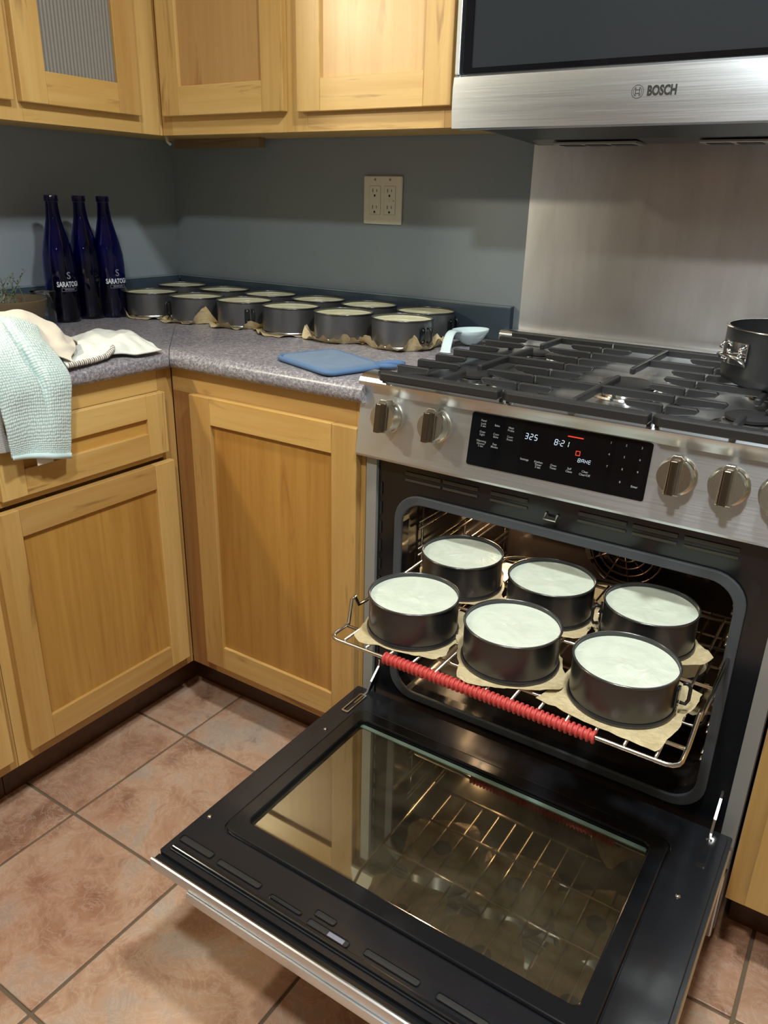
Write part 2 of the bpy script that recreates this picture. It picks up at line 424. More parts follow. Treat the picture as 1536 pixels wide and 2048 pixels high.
# left run, two base units
c1 = thing('base_cabinet', 'honey wood base cabinet left of the corner, one drawer over one panelled door', 'cabinet', (.3, -.86, 0), 'base cabinets')
shelfbox(c1, .004, .59, -1.10, -.004, .118, CT)
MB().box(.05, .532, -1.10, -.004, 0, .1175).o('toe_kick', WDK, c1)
FX0, FX1 = .5905, .61
MB().box(FX0, FX1, -.6525, -.612, .118, CT).o('face_stile', W[2], c1)
MB().box(FX0, FX1, -1.10, -1.052, .118, CT).o('face_stile', W[2], c1)
MB().box(FX0, FX1, -1.0515, -.653, .118, .150).o('face_rail', W[1], c1)
MB().box(FX0, FX1, -1.0515, -.653, .676, .690).o('face_rail', W[1], c1)
MB().box(FX0, FX1, -1.0515, -.653, .828, CT).o('face_rail', W[1], c1)
shaker(c1, 'y', -1.050, -.650, .692, .828, FX1, w=.052, name='drawer_front', prec=.009)
shaker(c1, 'y', -1.078, -.637, .150, .670, FX1, w=.056, name='door')
lb = MB().lathe([(.004, -.0003), (.0058, 0), (.0058, .0008), (.004, .0008)], 20, closed=True, M=Matrix.Rotation(radians(90), 4, 'Y'))
lb.o('bore_ring', M_plate, c1).location = Vector((.6300, -.880, .800)) - Vector((.3, -.86, 0))
c2 = thing('base_cabinet', 'base cabinet cut off at the left edge, beside the drawer unit', 'cabinet', (.3, -1.5, 0), 'base cabinets')
shelfbox(c2, .004, .59, -1.90, -1.102, .118, CT)
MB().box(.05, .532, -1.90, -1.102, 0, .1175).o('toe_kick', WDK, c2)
MB().box(FX0, FX1, -1.16, -1.1015, .118, CT).o('face_stile', W[2], c2)
MB().box(FX0, FX1, -1.90, -1.161, .118, .16).o('face_rail', W[1], c2)
MB().box(FX0, FX1, -1.90, -1.161, .82, CT).o('face_rail', W[1], c2)
shaker(c2, 'y', -1.56, -1.118, .692, .828, FX1, w=.052, name='drawer_front')
shaker(c2, 'y', -1.56, -1.118, .150, .670, FX1, w=.056, name='door')
# right of the corner, up to the range
c3 = thing('base_cabinet', 'base cabinet with one tall panelled door between corner and range', 'cabinet', (.87, -.3, 0), 'base cabinets')
shelfbox(c3, .592, X0 - .006, -.59, -.004, .118, CT)
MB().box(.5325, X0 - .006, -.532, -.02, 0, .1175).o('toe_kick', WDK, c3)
MB().box(.6115, .690, -.61, -.5905, .118, .822).o('face_stile', wood('wood_filler_z', 2, lin(176, 128, 76), lin(140, 96, 54), lin(96, 60, 34)), c3)
MB().box(1.112, X0 - .006, -.61, -.5905, .118, CT).o('face_stile', W[2], c3)
MB().box(.6905, 1.1115, -.61, -.5905, .118, .152).o('face_rail', W[0], c3)
MB().box(.6115, 1.1115, -.61, -.5905, .8525 - .03, CT).o('face_rail', W[0], c3)
shaker(c3, 'x', .679, 1.124, .150, .826, -.61, w=.060, name='door')
# right of the range
c4 = thing('base_cabinet', 'base cabinet at the right edge of the picture beside the range', 'cabinet', (2.2, -.3, 0), 'base cabinets')
xr = X0 + .762
shelfbox(c4, xr, 2.55, -.59, -.004, .118, CT)
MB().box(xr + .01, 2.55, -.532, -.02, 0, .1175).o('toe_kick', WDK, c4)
MB().box(xr, xr + .045, -.61, -.5905, .118, CT).o('face_stile', W[2], c4)
MB().box(xr + .0455, 2.55, -.61, -.5905, .118, .16).o('face_rail', W[0], c4)
MB().box(xr + .0455, 2.55, -.61, -.5905, .83, CT).o('face_rail', W[0], c4)
shaker(c4, 'x', xr + .03, 2.40, .135, .826, -.61, w=.060, name='door')
# wall cabinets
UB = 1.3605; UT = 2.12; UD = .3056
u1 = thing('wall_cabinet', 'wall cabinet on the left wall with a reeded glass door', 'cabinet', (.15, -.7, UB), 'wall cabinets')
shelfbox(u1, .004, UD - .02, -1.10, -.004, UB + .012, UT)
MB().box(UD - .0195, UD, -.372, -UD - .001, UB, UT).o('face_stile', W[2], u1)
MB().box(UD - .0195, UD, -.745, -.685, UB, UT).o('face_stile', W[2], u1)
MB().box(UD - .0195, UD, -.6845, -.3725, UB, UB + .045).o('face_rail', W[1], u1)
MB().box(UD - .0195, UD, -1.10, -.7455, UB, UB + .045).o('face_rail', W[1], u1)
gd = shaker(u1, 'y', -.694, -.384, UB + .036, UT - .03, UD, w=.062, name='glass_door', glass=True)
mb = MB()
for k in range(40):
    y = -.629 + k * .0088
    if y > -.447: break
    mb.tube([(UD + .0108, y, UB + .09), (UD + .0108, y, UT - .09)], .0042, 8)
mb.o('glass_reed', M_reed, gd)
shaker(u1, 'y', -1.06, -.712, UB + .036, UT - .03, UD, w=.058, name='door', pm=WPU)
u2 = thing('wall_cabinet', 'wall cabinet with two panelled doors between the corner and the microwave', 'cabinet', (.72, -.15, UB), 'wall cabinets')
UE = 1.122
shelfbox(u2, UD - .018, UE, -UD + .02, -.004, UB + .012, UT)
MB().box(UD + .0005, .340, -UD, -UD + .0195, UB, UT).o('face_stile', W[2], u2)
MB().box(.692, .760, -UD, -UD + .0195, UB, UT).o('face_stile', W[2], u2)
MB().box(1.10, UE, -UD, -UD + .0195, UB, UT).o('face_stile', W[2], u2)
MB().box(.3405, .6915, -UD, -UD + .0195, UB, UB + .045).o('face_rail', W[0], u2)
MB().box(.7605, 1.0995, -UD, -UD + .0195, UB, UB + .045).o('face_rail', W[0], u2)
shaker(u2, 'x', .328, .707, UB + .040, UT - .03, -UD, w=.062, name='door', pm=WPU)
shaker(u2, 'x', .745, UE - .001, UB + .037, UT - .03, -UD, w=.062, name='door', pm=WPU)
MB().box(.08, .40, -.06, -.035, UB - .012, UB + .0118).o('cleat', wood('wood_cleat', 0, lin(150, 130, 100), lin(120, 100, 74), lin(80, 62, 44)), u2)
MB().tube([(.20, -.20, UB + .0105), (.205, -.20, UB - .006), (.215, -.20, UB - .012)], .004, 8).o('cable_clip', M_plate, u2, smooth=True)

# ------------------------------------------------------------------ countertops (mitred at the corner)
CD, CZ = .635, .914
def nose(dd):      # profile across depth (distance from the wall, height)
    P = [(.0, CZ), (dd - .024, CZ)]
    for k in range(1, 7): a = radians(90 - 15 * k); P.append((dd - .024 + .024 * cos(a), CZ - .020 + .020 * sin(a)))
    for k in range(0, 6): a = radians(-18 * k); P.append((dd - .010 + .010 * cos(a), CT + .0125 + .012 * sin(a)))
    P += [(dd - .03, CT + .0005), (0, CT + .0005)]
    return P
def counter(axis, end, name, label, org):
    t = thing(name, label, 'countertop', org)
    P = nose(CD); n = len(P); V = []
    for d, z in P:                       # mitred end: along = depth
        V.append((d + .0009, -d, z) if axis == 'x' else (d, -d - .0009, z))
    for d, z in P:
        V.append((end, -d, z) if axis == 'x' else (d, end, z))
    V = [(max(v[0], .002), min(v[1], -.002), v[2]) for v in V]
    F = [tuple(range(n)), tuple(range(2 * n - 1, n - 1, -1))] + [(i, i + n, (i + 1) % n + n, (i + 1) % n) for i in range(n)]
    slab = mk('slab', V, F, M_lam, t, smooth=True, auto=35)
    return t
k1 = counter('x', X0 - .003, 'countertop', 'speckled grey laminate worktop between the corner and the range', (.6, -.3, CT))
ZS = .996
MB().box(.0205, X0 + .006, -.020, -.0008, CZ + .0003, ZS - .003).o('backsplash', M_splash, k1, bevel=.0015)
MB().box(.0205, X0 + .006, -.021, -.0008, ZS - .0028, ZS).o('caulk_line', M_caulk, k1)
k2_ = counter('y', -1.9, 'countertop', 'speckled grey laminate worktop along the left wall, under the towels', (.3, -1.2, CT))
MB().box(.0008, .020, -1.9, -.0208, CZ + .0003, ZS - .003).o('backsplash', M_splash, k2_, bevel=.0015)
MB().box(.0008, .021, -1.9, -.0208, ZS - .0028, ZS).o('caulk_line', M_caulk, k2_)
k3 = thing('countertop', 'speckled laminate worktop on the far right side of the range', 'countertop', (2.2, -.3, CT))
MB().box(xr + .002, 2.55, -CD, -.002, CT, CZ).o('slab', M_lam, k3, bevel=.01)

# unseen tall dark cabinet at the far end, added for the steel to reflect
pc = thing('reflected_cabinet', 'unseen tall dark wood cabinet added at the far end of the room for reflections', 'cabinet', (.9, -3.7, 0))
MB().box(.35, 1.35, -3.99, -3.45, .08, 2.1).o('carcass', WDK, pc)
for a, b in ((.355, .845), (.855, 1.345)): MB().box(a, b, -3.449, -3.43, .10, 2.08).o('door', WDK, pc, bevel=.003)

# ------------------------------------------------------------------ steel sheet and outlet on the wall
sh = thing('steel_backsplash', 'scuffed stainless steel sheet on the wall behind the range', 'wall panel', (1.55, -.002, 1.13))
MB().box(1.163, 1.935, -.0035, -.0006, .925, 1.40).o('sheet', M_sheet, sh)
ou = thing('wall_outlet', 'ivory double outlet plate on the grey wall', 'outlet', (.7616, 0, 1.225))
ox, oz = .7616, 1.225
MB().prism(rrect(ox - .058, ox + .058, oz - .0572, oz + .0572, .004, 3), -.0006, -.0062, XZ).o('cover_plate', M_plate, ou, bevel=.0025)
for sx, gf in ((-.0225, 0), (.0225, 1)):
    r = MB().prism(rrect(ox + sx - .0165, ox + sx + .0165, oz - .0335, oz + .0335, .002, 3), -.0064, -.0072, XZ).o('receptacle', M_plate, ou)
    mb = MB()
    for dz in (.0195, -.0195):
        mb.box(ox + sx - .0071, ox + sx - .0054, -.0073, -.0076, oz + dz - .001, oz + dz + .0075)
        mb.box(ox + sx + .0050, ox + sx + .0065, -.0073, -.0076, oz + dz - .000, oz + dz + .0065)
        mb.prism([(ox + sx + .0027 * cos(a) - .0005, oz + dz - .0085 + .0030 * sin(a)) for a in [2 * pi * k / 10 for k in range(10)]], -.0073, -.0076, XZ)
    mb.o('slot', M_slot, r)
    MB().ringprism(rrect(ox + sx - .0172, ox + sx + .0172, oz - .0342, oz + .0342, .002, 3), rrect(ox + sx - .0166, ox + sx + .0166, oz - .0336, oz + .0336, .002, 3), -.0063, -.0066, XZ).o('seam', plain('seam_shadow', lin(140, 132, 112), .6), r)
    if gf:
        MB().box(ox + sx - .012, ox + sx - .001, -.0073, -.0083, oz - .0042, oz + .0042).o('button', M_plate, r, bevel=.0005)
        MB().box(ox + sx + .0, ox + sx + .009, -.0073, -.0083, oz - .0042, oz + .0042).o('button', M_plate, r, bevel=.0005)
        MB().box(ox + sx + .0115, ox + sx + .013, -.0073, -.0076, oz - .002, oz + .001).o('indicator', M_slot, r)
    for dz in (.0485, -.0485):
        MB().lathe([(0, 0), (.003, 0), (.0034, .0006), (0, .0012)], 14, (ox + sx, -.0062, oz + dz), M=Matrix.Rotation(radians(90), 4, 'X')).o('screw', plain('screw_head', lin(170, 165, 150), .4, .5) if dz > 0 else M_plate, ou)

# ------------------------------------------------------------------ microwave
mw = thing('microwave', 'stainless over-the-range microwave with a dark glass door', 'microwave', (X0 + .384, -.2, 1.355))
mx0, mx1, my, mz = X0 + .002, X0 + .762, -.352, 1.3545
MB().box(mx0 + .004, mx1, my + .045, -.004, mz + .006, 1.78).o('body', M_blackplastic, mw)
gx0, gx1, gz0, gz1 = mx0 + .010, mx1 - .16, mz + .088, 1.775
# lower stainless band (slightly convex) and frame
MB().prism([(my + .044, mz), (my, mz), (my - .003, mz + .03), (my - .003, mz + .066), (my, mz + .085), (my + .006, gz0 + .001), (my + .044, gz0 + .001)], mx0, mx1, YZ).o('lower_band', M_steel, mw, smooth=True, auto=30)
MB().box(mx0, gx0, my, my + .044, gz0 + .0014, 1.778).o('door_edge', M_steel, mw, bevel=.0015)
dr = MB().box(gx0 + .0005, gx1, my + .010, my + .043, gz0 + .0016, gz1).o('door', M_mwglass, mw, bevel=.001)
wi = MB().ringprism(rrect(gx0 + .003, gx1 - .004, gz0 + .004, gz1 - .004, .004, 3), rrect(gx0 + .020, gx1 - .030, gz0 + .012, gz1 - .03, .004, 3), my + .0098, my + .0075, XZ).o('window_frame', M_glassblk, dr)
MB().box(gx1 + .001, mx1, my + .006, my + .043, gz0 + .0016, gz1).o('control_panel', M_glassblk, mw, bevel=.001)
# perforated screen rows seen through the glass
# logo
V, F = text_polys('BOSCH', .0200, .0009, 'LEFT'); V = [Vector((v.x * .73, v.y, 0)) for v in V]
def onmw(v, x, z): return (x + v.x, my - .0034, z + v.y)
mk('lettering', [onmw(v, 1.5035, 1.4015) for v in V], F, M_slot, mw)
mb = MB()
cxl, czl = 1.4880, 1.4015
def ring(mb, r0, r1, a0=0, a1=360, n=40, f=None):
    for k in range(n):
        A, B = radians(a0 + (a1 - a0) * k / n), radians(a0 + (a1 - a0) * (k + 1) / n)
        q = [(r0, A), (r1, A), (r1, B), (r0, B)]
        mb.add([(cxl + r * cos(a), my - .0034, czl + r * sin(a)) for r, a in q], [(0, 1, 2, 3)])
ring(mb, .0094, .0101); ring(mb, .0066, .0072, -68, 68, 20); ring(mb, .0066, .0072, 112, 248, 20)
def bar(x0, x1, z0, z1): mb.add([(cxl + x0, my - .0034, czl + z0), (cxl + x1, my - .0034, czl + z0), (cxl + x1, my - .0034, czl + z1), (cxl + x0, my - .0034, czl + z1)], [(0, 1, 2, 3)])
bar(-.0038, -.0028, -.0062, .0062); bar(.0028, .0038, -.0062, .0062); bar(-.0028, .0028, .0022, .0031); bar(-.0028, .0028, -.0031, -.0022)
mb.o('emblem', M_slot, mw)
# underside hull with vents
hz = mz + .0055
V = [(mx0 + .03, my + .02, hz), (mx1, my + .02, hz), (mx1, -.10, hz), (mx0 + .01, -.10, hz),
     (mx0 + .12, my + .10, hz - .020), (mx1, my + .10, hz - .020), (mx1, -.165, hz - .024), (mx0 + .10, -.165, hz - .024)]
mk('underside', V, [(3, 2, 1, 0)[::-1], (4, 5, 6, 7)[::-1], (0, 1, 5, 4)[::-1], (1, 2, 6, 5)[::-1], (2, 3, 7, 6)[::-1], (3, 0, 4, 7)[::-1]], M_blackplastic, mw, bevel=.004)
for xx in (1.30, 1.57):
    f = MB().box(xx, xx + .16, -.235, -.175, hz - .0275, hz - .0225).o('grease_filter', plain('filter_mesh', (.35, .34, .32, 1), .4, 1), mw, bevel=.001)
    mb = MB()
    for q in range(3): mb.box(xx + .01 + q * .05, xx + .05 + q * .05, -.225, -.185, hz - .0285, hz - .0277)
    mb.o('filter_slot', M_slot, f)

# ------------------------------------------------------------------ the range
rg = thing('range', 'stainless slide-in gas range with its oven door open', 'range', (X0 + RW / 2, -.3, 0))
x0, x1 = X0, X0 + RW
FY = -.600                                  # oven front frame plane
ox0, ox1, oz0, oz1 = 1.222, 1.820, .285, .700
# body shell (side walls, back, bottom, top band)
MB().box(x0, x0 + .004, FY, -.012, .03, .905).o('side_panel', M_trim, rg)
MB().box(x1 - .004, x1, FY, -.012, .03, .905).o('side_panel', M_trim, rg)
MB().box(x0 + .004, x1 - .004, -.02, -.012, .03, .905).o('back_panel', M_trim, rg)
MB().prism([(x0 + .001, FY - .018), (x0 + .024, FY - .018), (x0 + .024, FY), (x0 + .001, FY)], .215, .778, XY).o('front_post', M_trim, rg)
MB().prism([(x1 - .024, FY - .018), (x1 - .001, FY - .018), (x1 - .001, FY), (x1 - .024, FY)], .185, .778, XY).o('front_post', M_trim, rg)
mb = MB()
for k in range(11): mb.box(x0 + .030, x0 + .034, FY - .0125, FY - .0115, .30 + k * .04, .325 + k * .04)
# front frame around the opening
outer = rrect(x0 + .0245, x1 - .0245, .190, .790, .002, 6); inner = rrect(ox0, ox1, oz0, oz1, .045, 6)
ff = MB().ringprism(outer, inner, FY - .010, FY + .012, XZ).o('front_frame', M_black, rg)
mb.o('frame_slot', M_slot, rg)
MB().ringprism(rrect(ox0 - .016, ox1 + .016, oz0 - .016, oz1 + .016, .055, 8), rrect(ox0 + .001, ox1 - .001, oz0 + .001, oz1 - .001, .044, 8), FY - .017, FY - .0102, XZ).o('door_gasket', M_gasket, rg, bevel=.002)
MV = plain('vent_slot', (.05, .045, .035, 1), .3)
for xa, xb in ((1.225, 1.30), (1.305, 1.375), (1.40, 1.47), (1.56, 1.64), (1.65, 1.72), (1.73, 1.81)):
    for za, zb in ((.752, .758), (.740, .744)): MB().box(xa, xb, FY - .0125, FY - .0102, za, zb).o('vent_slot', MV, rg)
MB().tube([(1.505, FY - .012, .742), (1.505, FY - .020, .735), (1.525, FY - .020, .735), (1.525, FY - .012, .742)], .0025, 8).o('door_latch', M_chrome, rg)
# cavity liner
mb = MB(); cy0, cy1 = FY + .0, -.085
prof = rrect(ox0 - .002, ox1 + .002, oz0 - .002, oz1 + .002, .045, 6); n = len(prof)
V = [(u, cy0, v) for u, v in prof] + [(u, cy1, v) for u, v in prof]
F = [(i, (i + 1) % n, (i + 1) % n + n, i + n) for i in range(n)] + [tuple(range(n, 2 * n))]
cav = mk('cavity_liner', V, F, M_cavity, rg, smooth=True, auto=30)
# side ladders and lamp, fan cover
for sx, s in ((ox0 - .001, 1), (ox1 + .001, -1)):
    mb = MB()
    for k in range(6):
        z = .335 + k * .058; mb.tube([(sx + s * .008, FY + .04, z), (sx + s * .008, cy1 - .03, z)], .0028, 6)
        mb.tube([(sx + s * .008, FY + .04, z + .014), (sx + s * .008, cy1 - .03, z + .014)], .0028, 6)
    for y in (FY + .06, FY + .25, cy1 - .04): mb.tube([(sx + s * .005, y, .32), (sx + s * .005, y, .67)], .003, 6)
    mb.o('rack_guide', M_rackm, rg, smooth=True)
MB().lathe([(0, .006), (.014, .006), (.020, .002), (.022, 0)], 20, (ox0 + .0, -.19, .625), M=Matrix.Rotation(radians(90), 4, 'Y')).o('lamp_cover', M_bulb, rg, smooth=True)
fb = MB().lathe([(.105, 0), (.105, .010), (.098, .016), (.090, .018)], 40, (1.525, cy1 - .001, .49), M=Matrix.Rotation(radians(90), 4, 'X')).o('fan_cover', M_cavity, rg, smooth=True)
mb = MB()
for k in range(5):
    r = .012 + k * .018; mb.tube([(1.525 + r * cos(a), cy1 - .019, .49 + r * sin(a)) for a in [2 * pi * q / 28 for q in range(28)]], .0032, 6, closed=True)
for k in range(10):
    a = 2 * pi * k / 10; mb.tube([(1.525 + .012 * cos(a), cy1 - .019, .49 + .012 * sin(a)), (1.525 + .10 * cos(a + .5), cy1 - .019, .49 + .10 * sin(a + .5))], .0026, 6)
mb.o('fan_grille', plain('fan_grille', (.05, .035, .03, 1), .35, .8), fb, smooth=True)
mb = MB(); mb.tube([(1.28, cy1 - .012, .48), (1.28, cy1 - .012, .62)], .004, 8); mb.tube([(1.28, cy1 - .012, .48), (1.40, cy1 - .012, .48)], .003, 8)
mb.o('probe_tube', M_rackm, rg, smooth=True)
# lower drawer front
MB().box(x0 + .002, x1 - .002, FY - .030, FY - .001, .035, .178).o('drawer_front', M_steel, rg, bevel=.003)
MB().box(x0 + .03, x1 - .03, -.55, -.05, .0, .032).o('base', M_blackplastic, rg)
# control panel
px0, px1 = X0 - .014, X0 + RW + .014
KD = .157
def fy(z): return -.6165 - (.896 - z) * KD
pp = [(-.575, .918), (-.575, .9305), (-.598, .9305), (-.612, .929), (-.621, .925), (-.6255, .918), (-.6245, .911), (-.6205, .904), (-.6165, .896), (fy(.84), .84), (fy(.782), .782), (fy(.782) + .003, .777), (-.60, .7745), (-.575, .7745)]
MB().prism(pp, px0, px1, YZ).o('control_panel', M_steel, rg, smooth=True, auto=25)
disp = MB()
def fpt(x, z, off): return (x, fy(z) - off, z)
disp.prism(rrect(1.358, 1.664, .8055, .8955, .004, 4), .0, .0012, lambda u, v, d: fpt(u, v, d)).o('display', M_glassblk, rg)
dp = disp
dispo = bpy.data.objects[[o.name for o in rg.children if o.name.startswith('display')][0]]
def ptext(txt, x, z, size, mat, name, bold=0, slant=0):
    V, F = text_polys(txt, size, bold); 
    return [Vector(fpt(x + v.x + slant * v.y, z + v.y, .0016)) for v in V], F
mb = MB()
for t, x, z in (('Panel', 1.381, .8835), ('Lock', 1.381, .8785), ('3 sec', 1.381, .8745), ('Bake', 1.4065, .879), ('Meat', 1.432, .8795), ('Probe', 1.432, .8750), ('Oven', 1.381, .8645), ('Light', 1.381, .8600), ('Conv', 1.4065, .8645), ('Bake', 1.4065, .8600), ('Conv', 1.432, .8645), ('Roast', 1.432, .8600), ('Warming', 1.381, .8490), ('Drawer', 1.381, .8445), ('3 sec', 1.381, .8405), ('Fast', 1.4065, .8475), ('Modes', 1.4065, .8430),
                ('Settings', 1.463, .8330), ('Kitchen', 1.488, .8330), ('Timer', 1.488, .8285), ('3 sec', 1.488, .8245), ('Oven', 1.514, .8325), ('Timer', 1.514, .8280), ('Self', 1.541, .8325), ('Clean', 1.541, .8280), ('Clear', 1.567, .8325), ('Clear/Off', 1.567, .8275), ('Enter', 1.647, .8250),
                ('1', 1.6000, .8850), ('2', 1.6240, .8850), ('3', 1.6480, .8850), ('4', 1.6000, .8670), ('5', 1.6240, .8670), ('6', 1.6480, .8670), ('7', 1.6000, .8480), ('8', 1.6240, .8480), ('9', 1.6480, .8480), ('0', 1.6240, .8280)):
    V, F = ptext(t, x, z, .0048, None, None, .00008); mb.add(V, F)
tag(mb.o('button_lettering', M_label, dispo), kind='stuff')
SEG = {'0': 'abcdef', '1': 'bc', '2': 'abged', '3': 'abgcd', '5': 'afgcd', '8': 'abcdefg', 'B': 'abcdefg', 'A': 'abcefg', 'K': 'fegbc', 'E': 'afged'}
def seven(mb, txt, x, z, h, w, gap):
    t = h * .10
    for ch in txt:
        if ch == ':':
            for dz in (.3, .65): mb.prism([(x, z + h * dz), (x + t, z + h * dz), (x + t, z + h * dz + t), (x, z + h * dz + t)], .0014, .0018, lambda u, v, d: fpt(u, v, d))
            x += gap * .9; continue
        for s in SEG[ch]:
            u0, u1, v0, v1 = {'a': (t, w - t, h - t, h), 'g': (t, w - t, h / 2 - t / 2, h / 2 + t / 2), 'd': (t, w - t, 0, t), 'f': (0, t, h / 2 + t / 2, h - t), 'e': (0, t, t, h / 2 - t / 2), 'b': (w - t, w, h / 2 + t / 2, h - t), 'c': (w - t, w, t, h / 2 - t / 2)}[s]
            sl = lambda v: v * .12
            mb.prism([(x + u0 + sl(v0), z + v0), (x + u1 + sl(v0), z + v0), (x + u1 + sl(v1), z + v1), (x + u0 + sl(v1), z + v1)], .0014, .0018, lambda u, v, d: fpt(u, v, d))
        x += w + gap
mb = MB(); seven(mb, '325', 1.4575, .8665, .0098, .0056, .0026); seven(mb, '8:21', 1.5090, .8655, .0098, .0056, .0026); seven(mb, 'BAKE', 1.5520, .8455, .0062, .0042, .0016)
mb.o('digits', M_led, dispo)
mb = MB(); B4 = lambda a, b, c, d: mb.prism([(a, c), (b, c), (b, d), (a, d)], .0014, .0018, lambda u, v, dd: fpt(u, v, dd))
B4(1.530, 1.556, .8825, .8842); B4(1.547, 1.5545, .8620, .8630); B4(1.547, 1.5545, .8555, .8565); B4(1.547, 1.548, .8565, .8620); B4(1.5535, 1.5545, .8565, .8620)
mb.o('red_symbols', M_ledr, dispo)
# knobs
Rk = Matrix.Rotation(radians(90) - math.atan(KD), 4, 'X')
for i, (kx, kz) in enumerate(((1.192, .8585), (1.291, .8585), (1.706, .8545), (1.779, .8545), (1.848, .8545))):
    c = Vector((kx, fy(kz), kz))
    T = Matrix.Translation(c) @ Rk
    kb = MB().lathe([(.0295, .0), (.0295, .003), (.0265, .004), (.0255, .006), (.0255, .024), (.0245, .026), (0, .026)], 48, (0, 0, 0), M=T).o('knob', M_knob, rg, smooth=True, auto=30)
    mb = MB(); tf = lambda u, v, d: T @ Vector((u, v, d))
    mb.prism([(-.011, -.027), (.011, -.027), (.0095, .0285), (.006, .0325), (-.006, .0325), (-.0095, .0285)], .0055, .0262, tf)
    mb.o('knob_collar', M_knob, kb, bevel=.001)
    mb = MB(); mb.prism([(-.0052, -.0262), (.0052, -.0262), (.0052, .0262), (-.0052, .0262)], .0263, .041, tf)
    mb.o('grip', M_knobrefl, kb, bevel=.0018)
    mb = MB(); mb.prism([(-.0062, -.0255), (-.0056, -.0255), (-.0056, .0255), (-.0062, .0255)], .0263, .040, tf)
    mb.o('grip_side_reflection', M_knobrefl, kb)  # thin plate added to stand for the dark reflection on the grip's side
# cooktop
MB().box(x0 - .010, x1 + .010, -.5745, -.016, .9055, .914).o('cooktop', M_steel_top, rg, bevel=.002)
MB().box(x0 + .012, x0 + .275, -.57, -.10, .9142, .9152).o('drip_tray', plain('dark_enamel_tray', (.03, .03, .032, 1), .22), rg, bevel=.003)
bt = MB(); bt.prism([(-.045, .9145), (-.045, .935), (-.038, .943), (-.006, .943), (-.006, .9145)], x0 - .010, x1 + .010, YZ)
bt.o('rear_trim', M_steel, rg, bevel=.002)
MB().box(x0 + .02, x1 - .02, -.0445, -.0405, .9435, .9445).o('rear_vent_slot', M_slot, rg)
for bxx, byy, rr in ((1.30, -.50, .036), (1.30, -.215, .030), (1.552, -.40, .052), (1.775, -.515, .040), (1.775, -.245, .034)):
    b = MB().lathe([(rr + .018, .9146), (rr + .016, .918), (rr + .006, .9195), (rr, .922), (rr, .928), (rr - .006, .930), (0, .930)], 40, (bxx, byy, 0)).o('burner', M_chrome, rg, smooth=True, auto=40)
    MB().lathe([(rr - .004, .9302), (rr - .003, .935), (rr - .009, .9372), (0, .9375)], 36, (bxx, byy, 0)).o('burner_cap', M_iron, b, smooth=True, auto=40)
    MB().box(bxx + rr + .004, bxx + rr + .010, byy - .003, byy + .003, .9195, .931).o('igniter', M_plate, b)
# grates (lift off)
GT = .9475
def finger(mb, x0_, y0_, x1_, y1_, w=.0043, drop=True):
    P0, P1 = Vector((x0_, y0_, 0)), Vector((x1_, y1_, 0)); t = (P1 - P0).normalized(); nrm = Vector((-t.y, t.x, 0))
    L = (P1 - P0).length
    prof = [(0, GT - .015), (0, GT - .002), (.004, GT), (L - .004, GT), (L, GT - .004), (L - .006, GT - .010), (L * .3, GT - .015)]
    V = [P0 + t * a + nrm * w * s + Vector((0, 0, z)) for s in (-1, 1) for a, z in prof]; n = len(prof)
    mb.add(V, [tuple(range(n)), tuple(range(2 * n - 1, n - 1, -1))] + [(i, i + n, (i + 1) % n + n, (i + 1) % n) for i in range(n)])
def barx(mb, xa, xb, y, w=.0050, h=.014): mb.box(xa, xb, y - w, y + w, GT - h, GT)
YB = (-.577, -.505, -.436, -.362, -.290, -.215, -.144)
def grate(xa, xb, label, spine, fulls, lens):
    t = thing('burner_grate', label, 'grate', ((xa + xb) / 2, -.35, .914), 'cast iron burner grates')
    mb = MB(); mb.prism([(xa + .012, -.6555), (xb, -.6555), (xb, -.632), (xa, -.632), (xa, -.645)], GT - .017, GT - .001, XY); mb.o('front_bar', M_iron, t, bevel=.003)
    mb = MB(); barx(mb, xa, xb, -.075); mb.o('rear_bar', M_iron, t, bevel=.002)
    for sx in (xa + .004, xb - .004):
        MB().box(sx - .0035, sx + .0035, -.6315, -.0815, GT - .026, GT - .0155).o('side_rail', M_iron, t, bevel=.0015)
    for q, y in enumerate(YB):
        if q in fulls: MB().box(xa, xb, y - .0045, y + .0045, GT - .0140, GT).o('cross_bar', M_iron, t, bevel=.0015); continue
        for ea, sg in ((xa, 1), (xb, -1)):
            mb = MB(); finger(mb, ea, y, ea + sg * lens[q], y); mb.o('finger', M_iron, t, bevel=.0015)
    cx = (xa + xb) / 2 if spine is None else spine[0]
    for ya, yb in spine[1]: MB().box(cx - .0050, cx + .0050, ya, yb, GT - .013, GT + .0004).o('spine', M_iron, t, bevel=.003)
    for fx in (xa + .006, xb - .006):
        for yy in (-.60, -.09): MB().lathe([(.006, .9146), (.0075, GT - .0265), (0, GT - .0265)], 12, (fx, yy, 0)).o('foot', M_iron, t)
    return t
FE = {0: .068, 1: .092, 2: .068, 4: .068, 5: .092, 6: .068}
grate(1.180, 1.4175, 'left black cast iron burner grate beside the spoon rest', (1.30, ((-.6318, -.545), (-.485, -.243), (-.189, -.0812))), (3,), FE)
grate(1.4215, 1.6585, 'middle black cast iron burner grate', (1.536, ((-.6318, -.406), (-.325, -.0812))), (1, 5), {0: .06, 2: .06, 3: .055, 4: .06, 6: .06})
grate(1.6625, 1.8700, 'right black cast iron burner grate under the dark pot', (1.772, ((-.6318, -.565), (-.445, -.32), (-.185, -.0812))), (3,), {0: .05, 1: .078, 2: .05, 4: .05, 5: .078, 6: .05})
